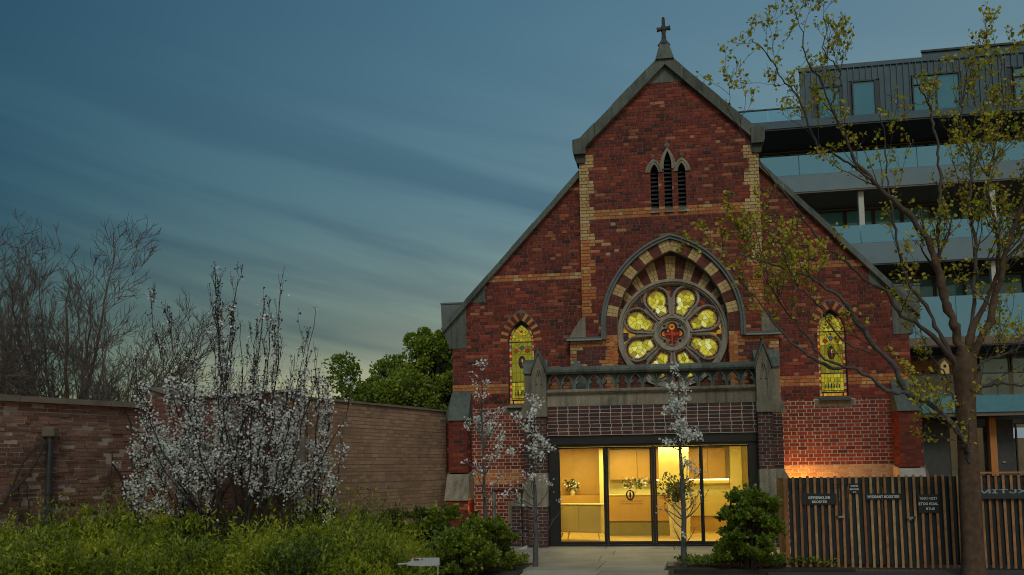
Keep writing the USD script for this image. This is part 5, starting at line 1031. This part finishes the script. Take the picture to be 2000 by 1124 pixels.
def blossoms(t, tips, rng, keep, per, size, spread=.05, zlo=None, zhi=None, name='blossom'):
    P, D = [], []
    for p, d in tips:
        k = keep if zlo is None else keep*float(np.clip((zhi-p[2])/(zhi-zlo), .12, 1))
        if rng.random() > k: continue
        for _ in range(rng.integers(per[0], per[1])): P.append(p+rng.normal(0, spread, 3)); D.append(rng.normal(0, 1, 3)+[0, 0, .3])
    g = Geo(); g.add(*leafscatter(P, D, size, rng, 'flower')); g.build(name, WHITEF, t, kind='stuff'); return len(P)
BUDS = leafmat('brown_buds', [(0, (0.05, 0.03, 0.02)), (.6, (0.09, 0.055, 0.04)), (1, (0.20, 0.17, 0.15))], .2)
def buds(t, tips, rng, keep, size):
    P = [p+rng.normal(0, .015, 3) for p, d in tips if rng.random() < keep]; g = Geo(); g.add(*leafscatter(P, rng.normal(0, 1, (len(P), 3))+[0, 0, .5], size, rng, 'fold')); g.build('buds', BUDS, t, kind='stuff')
NF = 0
for u, Y, h, sp, ns, lean, lab, sd in ((478, 17.9, 6.9, 2.35, 21, (.1, 0), 'large white blossom tree with tall upright shoots before the brick walls', 51), (400, 18.1, 6.4, 1.5, 9, (-.15, 0), 'white blossom tree left of the largest one, fork close to the ground', 52), (330, 18.3, 3.4, 1.1, 10, (-.1, 0), 'low drooping white blossom tree against the reddish wall', 53), (600, 18.3, 4.5, .95, 9, (.35, .2), 'slender white blossom tree leaning toward the brown wall', 54)):
    r = np.random.default_rng(sd); t, tp = vase_tree('blossom_tree', lab, 'tree', at(u, 1000, Y)*[1, 1, 0], h, sp, ns, r, BARKB, [(3.4, .62, .5), (3.6, .3, .6), (1.2, .15, .7)], .062, .12, flat=.7, rmin=.0045, bang=.5, bup=.26, ctrl=.58)
    NF += blossoms(t, tp, r, .64, (3, 8), .050, .05, 2.5, 4.8); buds(t, tp, r, .5, .055)
# --- three young blossom saplings by the church
def sapling(label, base, hp, rng, stems, keep, sparse=1.0, zr=None, hw=.6, trunk=.05):
    t = thing('blossom_sapling', label, 'tree', (0, 0, 0)); tips = []; base = np.asarray(base, float); top = base+[0, 0, hp]
    A = smooth_path(np.array([base-[0, 0, .1], base+[.02, 0, hp*.35], base+[-.01, .02, hp*.7], top]), 24); A[2:-1] += rng.normal(0, .008, (21, 3)); g = Geo(); g.tube(A, np.linspace(trunk, .01, 24), 9); g.build('trunk', BARKG, t, smooth=True); gt = Geo()
    for i in range(stems):
        z = rng.uniform(.14, .88); k = int(z*23); a = rng.uniform(0, 2*pi); l = hw*(1.2-.75*z)*rng.uniform(.6, 1.2); d = np.array([cos(a), sin(a), .55])
        Q, _ = shoot(gt, A[k], d, l, .014, .005, rng, .09, .14, 8, 5); ramify(gt, Q, (.008, .004), rng, [(3.4*sparse, .26, .6), (2.4, .12, .7)], tips, .8, .08, .2, 3, .3); tips.append((Q[-1], unit(Q[-1]-Q[-2])))
    ramify(gt, A[13:], (.01, .006), rng, [(4*sparse, .36, .6), (2.6, .14, .7)], tips, .9, .1, .15, 3, .1)
    gt.build('twigs', BARKG, t, kind='stuff'); z0, z1 = zr
    tp = [(p, d) for p, d in tips if rng.random() < np.clip((p[2]-base[2]-z0)/(z1-z0), .04, 1)]
    n = blossoms(t, tp, rng, keep, (3, 9), .058, .045); buds(t, tips, rng, .3, .04); return n
b = at(945, 1040, 20.6); b[2] = .05; NF += sapling('thin blossom sapling with sparse flowers before the left church wall', b, 4.25, np.random.default_rng(61), 24, .34, 1.0, (1.0, 2.4), .85)
b = at(1045, 1112, 18.3); b[2] = .05; NF += sapling('blossom sapling with thick white clusters beside the left porch pier', b, 3.15, np.random.default_rng(63), 20, .55, .9, (1.0, 2.0), .8, .06)
b = at(1336, 1112, 18.2); b[2] = .05; NF += sapling('blossom sapling with white crown in front of the glass doors', b, 3.75, np.random.default_rng(62), 22, .85, 1.3, (1.75, 2.3), .62, .062)

# --- evergreen trees behind the wall
EVER = leafmat('evergreen_leaves', [(0, (0.09, 0.14, 0.012)), (.5, (0.19, 0.26, 0.018)), (.85, (0.30, 0.34, 0.024)), (1, (0.42, 0.40, 0.05))], .25); EVERD = leafmat('dark_evergreen_leaves', [(0, (0.07, 0.12, 0.014)), (.6, (0.16, 0.23, 0.02)), (1, (0.26, 0.30, 0.03))], .2)
def crown_tree(label, base, h, w, rng, mat, leaf=.14, n=13000, name='evergreen_tree'):
    t = thing(name, label, 'tree', base); g = Geo(); g.tube(np.array([(0, 0, -.1), (.03, 0, h*.25), (0, .05, h*.6), (.05, 0, h*.9)]), [.14, .12, .07, .02], 8); C = []
    for i in range(60):
        a = rng.uniform(0, 2*pi); z = h*rng.uniform(.3, 1.0); f = sqrt(max(.05, 1-((z/h-.55)/.52)**2)); q = np.array([w*f*rng.uniform(.25, 1)*cos(a), w*f*rng.uniform(.25, 1)*sin(a), z]); C.append((q, w*rng.uniform(.17, .32)))
        g.tube(np.array([(0, 0, q[2]*.45), q*[.5, .5, .8], q]), [.05, .03, .012], 5)
    g.build('trunk', BARKD, t); P, D = [], []
    for q, r in C:
        m = int(n/len(C)); d = rng.normal(0, 1, (m, 3)); d /= np.linalg.norm(d, axis=1, keepdims=True); rad = r*rng.uniform(.25, 1.1, (m, 1))**.6*(.75+.5*meshkit.noise(d*2.5+q*3, 5)[:, None]); P.append(q+d*rad*[1, 1, .8]); D.append(d+[0, 0, .3])
    g = Geo(); g.add(*leafscatter(np.vstack(P), np.vstack(D), leaf, rng, 'leaf', .2, .36)); g.build('crown', mat, t, kind='stuff')
re_ = np.random.default_rng(71)
for u, Y, v, w, lab, mt, lf in ((700, 30, 700, 1.3, 'small dark evergreen tree just left of the others behind the wall', EVERD, .10), (765, 33, 706, 1.5, 'mid green rounded evergreen tree between two taller ones', EVERD, .11), (838, 30, 650, 1.3, 'tallest leafy tree behind the wall beside the church eaves', EVER, .115), (800, 28.5, 738, 1.5, 'low bright green shrubby tree directly above the brown wall', EVER, .09), (870, 31, 690, 1.0, 'dark tree half hidden by the church corner', EVERD, .11)):
    c = at(u, v, Y); crown_tree(lab, (c[0], c[1], 0), c[2], w, re_, mt, lf)

# --- bushes and hedge
def patchmat(name, ramp, trans=0.3):                     # leaf tones that also drift from plant to plant
    TONED.add(L+name)
    return usdkit.material(stage, L+name, {'g': ('geometry', {}), 'at': ('attribute', {'attribute': 'tone'}), 'n': ('noise_texture', {'scale': 1.1, 'detail': 3.0}), 'mr': ('map_range', {'from_min': .34, 'from_max': .66, 'to_min': -.12, 'to_max': .60, 'clamp': True}), 'k': ('math', {'math_type': 'multiply_add', 'value2': .42}), 'r': ('rgb_ramp', {'ramp': ramp}), 'p': ('principled_bsdf', {'roughness': .55}), 't': ('translucent_bsdf', {}), 'x': ('mix_closure', {'fac': trans})},
        [('g.position', 'n.vector'), ('n.fac', 'mr.value'), ('at.fac', 'k.value1'), ('mr.result', 'k.value3'), ('k.value', 'r.fac'), ('r.color', 'p.base_color'), ('r.color', 't.color'), ('p.BSDF', 'x.closure1'), ('t.BSDF', 'x.closure2')], surface='x.closure')
LIME = patchmat('lime_foliage', [(0, (0.030, 0.050, 0.006)), (.2, (0.085, 0.125, 0.007)), (.5, (0.21, 0.25, 0.010)), (.8, (0.36, 0.36, 0.014)), (1, (0.42, 0.36, 0.04))], .3); MIDG = leafmat('bush_leaves', [(0, (0.06, 0.105, 0.010)), (.5, (0.135, 0.20, 0.016)), (.85, (0.22, 0.28, 0.022)), (1, (0.33, 0.34, 0.03))], .28); DRY = leafmat('dry_brown_leaves', [(0, (0.039, 0.036, 0.013)), (.6, (0.072, 0.058, 0.021)), (1, (0.143, 0.104, 0.046))], .2)
OLV = leafmat('olive_foliage', [(0, (0.043, 0.050, 0.011)), (.6, (0.098, 0.108, 0.020)), (1, (0.216, 0.196, 0.039))], .25)
def bush(label, base, w, h, rng, mat, leaf=.06, n=3600, kind='leaf', clumps=26, name='bush', wid=.4, bark=BARKD):
    t = thing(name, label, 'bush', base); g = Geo(); P, D = [], []
    for i in range(clumps):
        a = rng.uniform(0, 2*pi); f = rng.random()**.5; z = h*rng.uniform(.06, .92); rr = w*sqrt(max(.06, 1-(abs(z/h-.42)/.62)**2.2))*f; q = np.array([rr*cos(a), rr*sin(a), z]); r = rng.uniform(.14, .24)*min(w, h)
        g.tube(np.array([(rr*.15*cos(a), rr*.15*sin(a), -.05), q*[.5, .5, .6], q]), [.012, .009, .004], 4)
        m = n//clumps; d = rng.normal(0, 1, (m, 3)); d /= np.linalg.norm(d, axis=1, keepdims=True); d[:, 2] = np.abs(d[:, 2])*.8+d[:, 2]*.2
        P.append(q+d*r*rng.uniform(.3, 1.15, (m, 1))); D.append(d*.8+[0, 0, .55]+unit(q*[1, 1, .2])*.4)
        for j in range(5):
            e = q+unit(rng.normal(0, .5, 3)+[0, 0, .8]+unit(q*[1, 1, 0])*.5)*r*1.7; g.tube([q, e], [.004, .002], 3); tt = np.linspace(.4, 1, 8)[:, None]; P.append(q+(e-q)*tt+rng.normal(0, .012, (8, 3))); D.append(np.tile(unit(e-q), (8, 1))+rng.normal(0, .6, (8, 3)))
    g.build('stems', bark, t, kind='stuff'); P = np.vstack(P); D = np.vstack(D); ok = P[:, 2] > .0; g = Geo(); g.add(*leafscatter(P[ok], D[ok], leaf, rng, kind, .25, wid)); g.build('foliage', mat, t, kind='stuff')
rh = np.random.default_rng(81)
def gp(u, Y): p = at(u, 1000, Y); p[2] = 0.02; return p
bush('round glossy green bush between the glass doors and the fence', gp(1460, 17.7), .61, 1.52, rh, MIDG, .062, 14000, clumps=90)
bush('green bush directly left of the door paving', gp(958, 17.9), .50, 1.02, rh, MIDG, .06, 7000, clumps=50)
bush('taller lime green bush at the church corner', gp(858, 18.4), .66, 1.2, rh, LIME, .065, 8000, clumps=50)
bush('bush in front between board sign and paving', gp(905, 17.2), .6, .8, rh, MIDG, .06, 7000, clumps=50)
bush('dry brownish round bush in front of the brown wall', gp(775, 19.6), .55, 1.12, rh, DRY, .05, 3600, wid=.25)
bush('thin olive shrub left of the dry bush', gp(655, 19.0), .75, 1.25, rh, OLV, .07, 3800, wid=.2)
bush('dark shrub under the largest blossom tree', gp(480, 18.3), .8, 1.0, rh, OLV, .075, 3600, wid=.2)
bush('yellow green shrub sprouting before the far left wall', gp(165, 17.2), .6, 1.35, rh, LIME, .07, 2600, wid=.22, clumps=18)
bush('yellow green shrub under the low blossom tree', gp(345, 17.4), .6, 1.2, rh, LIME, .07, 2600, wid=.22, clumps=20)
# the hedge: one feathery mass of leaning stems along the street edge
rg = np.random.default_rng(91); P, D, S = [], [], []; g = Geo()
N = 21000
X = rg.uniform(-10.5, -1.5, N); Y = rg.uniform(14.0, 18.9, N); Hh = .18+1.15*meshkit.fbm(np.c_[X*1.5, Y*1.2, np.zeros(N)], 4, 9)+.07*(Y-16); Hh *= np.clip((-1.1-X)/.9, .3, 1)
lim = X < -1.55+.3*np.sin(Y*3)
for x, y, h in zip(X[lim], Y[lim], Hh[lim]):
    m = rg.integers(11, 19); d = unit(rg.normal(0, .42, 3)+[0, -.12, 1]); h = h*(rg.uniform(1.3, 1.8) if rg.random() < .08 else 1); b0 = np.array([x, y, .02]); t = rg.uniform(.25, 1.0, m)[:, None]; e = b0+d*h
    P.append(b0+(e-b0)*t+rg.normal(0, .02, (m, 3))); D.append(np.tile(d, (m, 1))+rg.normal(0, .55, (m, 3)))
P, D = np.vstack(P), np.vstack(D)
g = Geo(); g.add(*leafscatter(P, D, .068*np.exp(rg.normal(0, .22, len(P))), rg, 'blade', .2, .5, .2)); g.build('hedge', LIME, label='feathery bright green hedge along the street in front of the left walls', cat='hedge', kind='stuff'); NH = len(P)
# low green ground cover in the beds
P, D = [], []
for (x0, x1, d0, d1, n) in ((-.1, 2.8, 4.65, 5.4, 520), (-4.3, -3.2, 4.6, 5.6, 260)):
    q = np.array([cw(a, b_, .09) for a, b_ in zip(rg.uniform(x0, x1, n), rg.uniform(d0, d1, n))]); q[:, 2] += rg.uniform(0, .07, n)
    for _ in range(5): P.append(q+rg.normal(0, .045, q.shape)*[1, 1, .5]+[0, 0, .03]); D.append(rg.normal(0, .8, q.shape)+[0, 0, .7])
g = Geo(); g.add(*leafscatter(np.vstack(P), np.vstack(D), .06, rg, 'leaf', .2, .38)); g.build('ground_cover', MIDG, label='low leafy ground cover in the soil beds by the paving', cat='ground cover', kind='stuff')
print('bricks', NB, 'tree leaves', NTL, 'flowers', NF, 'hedge', NH)
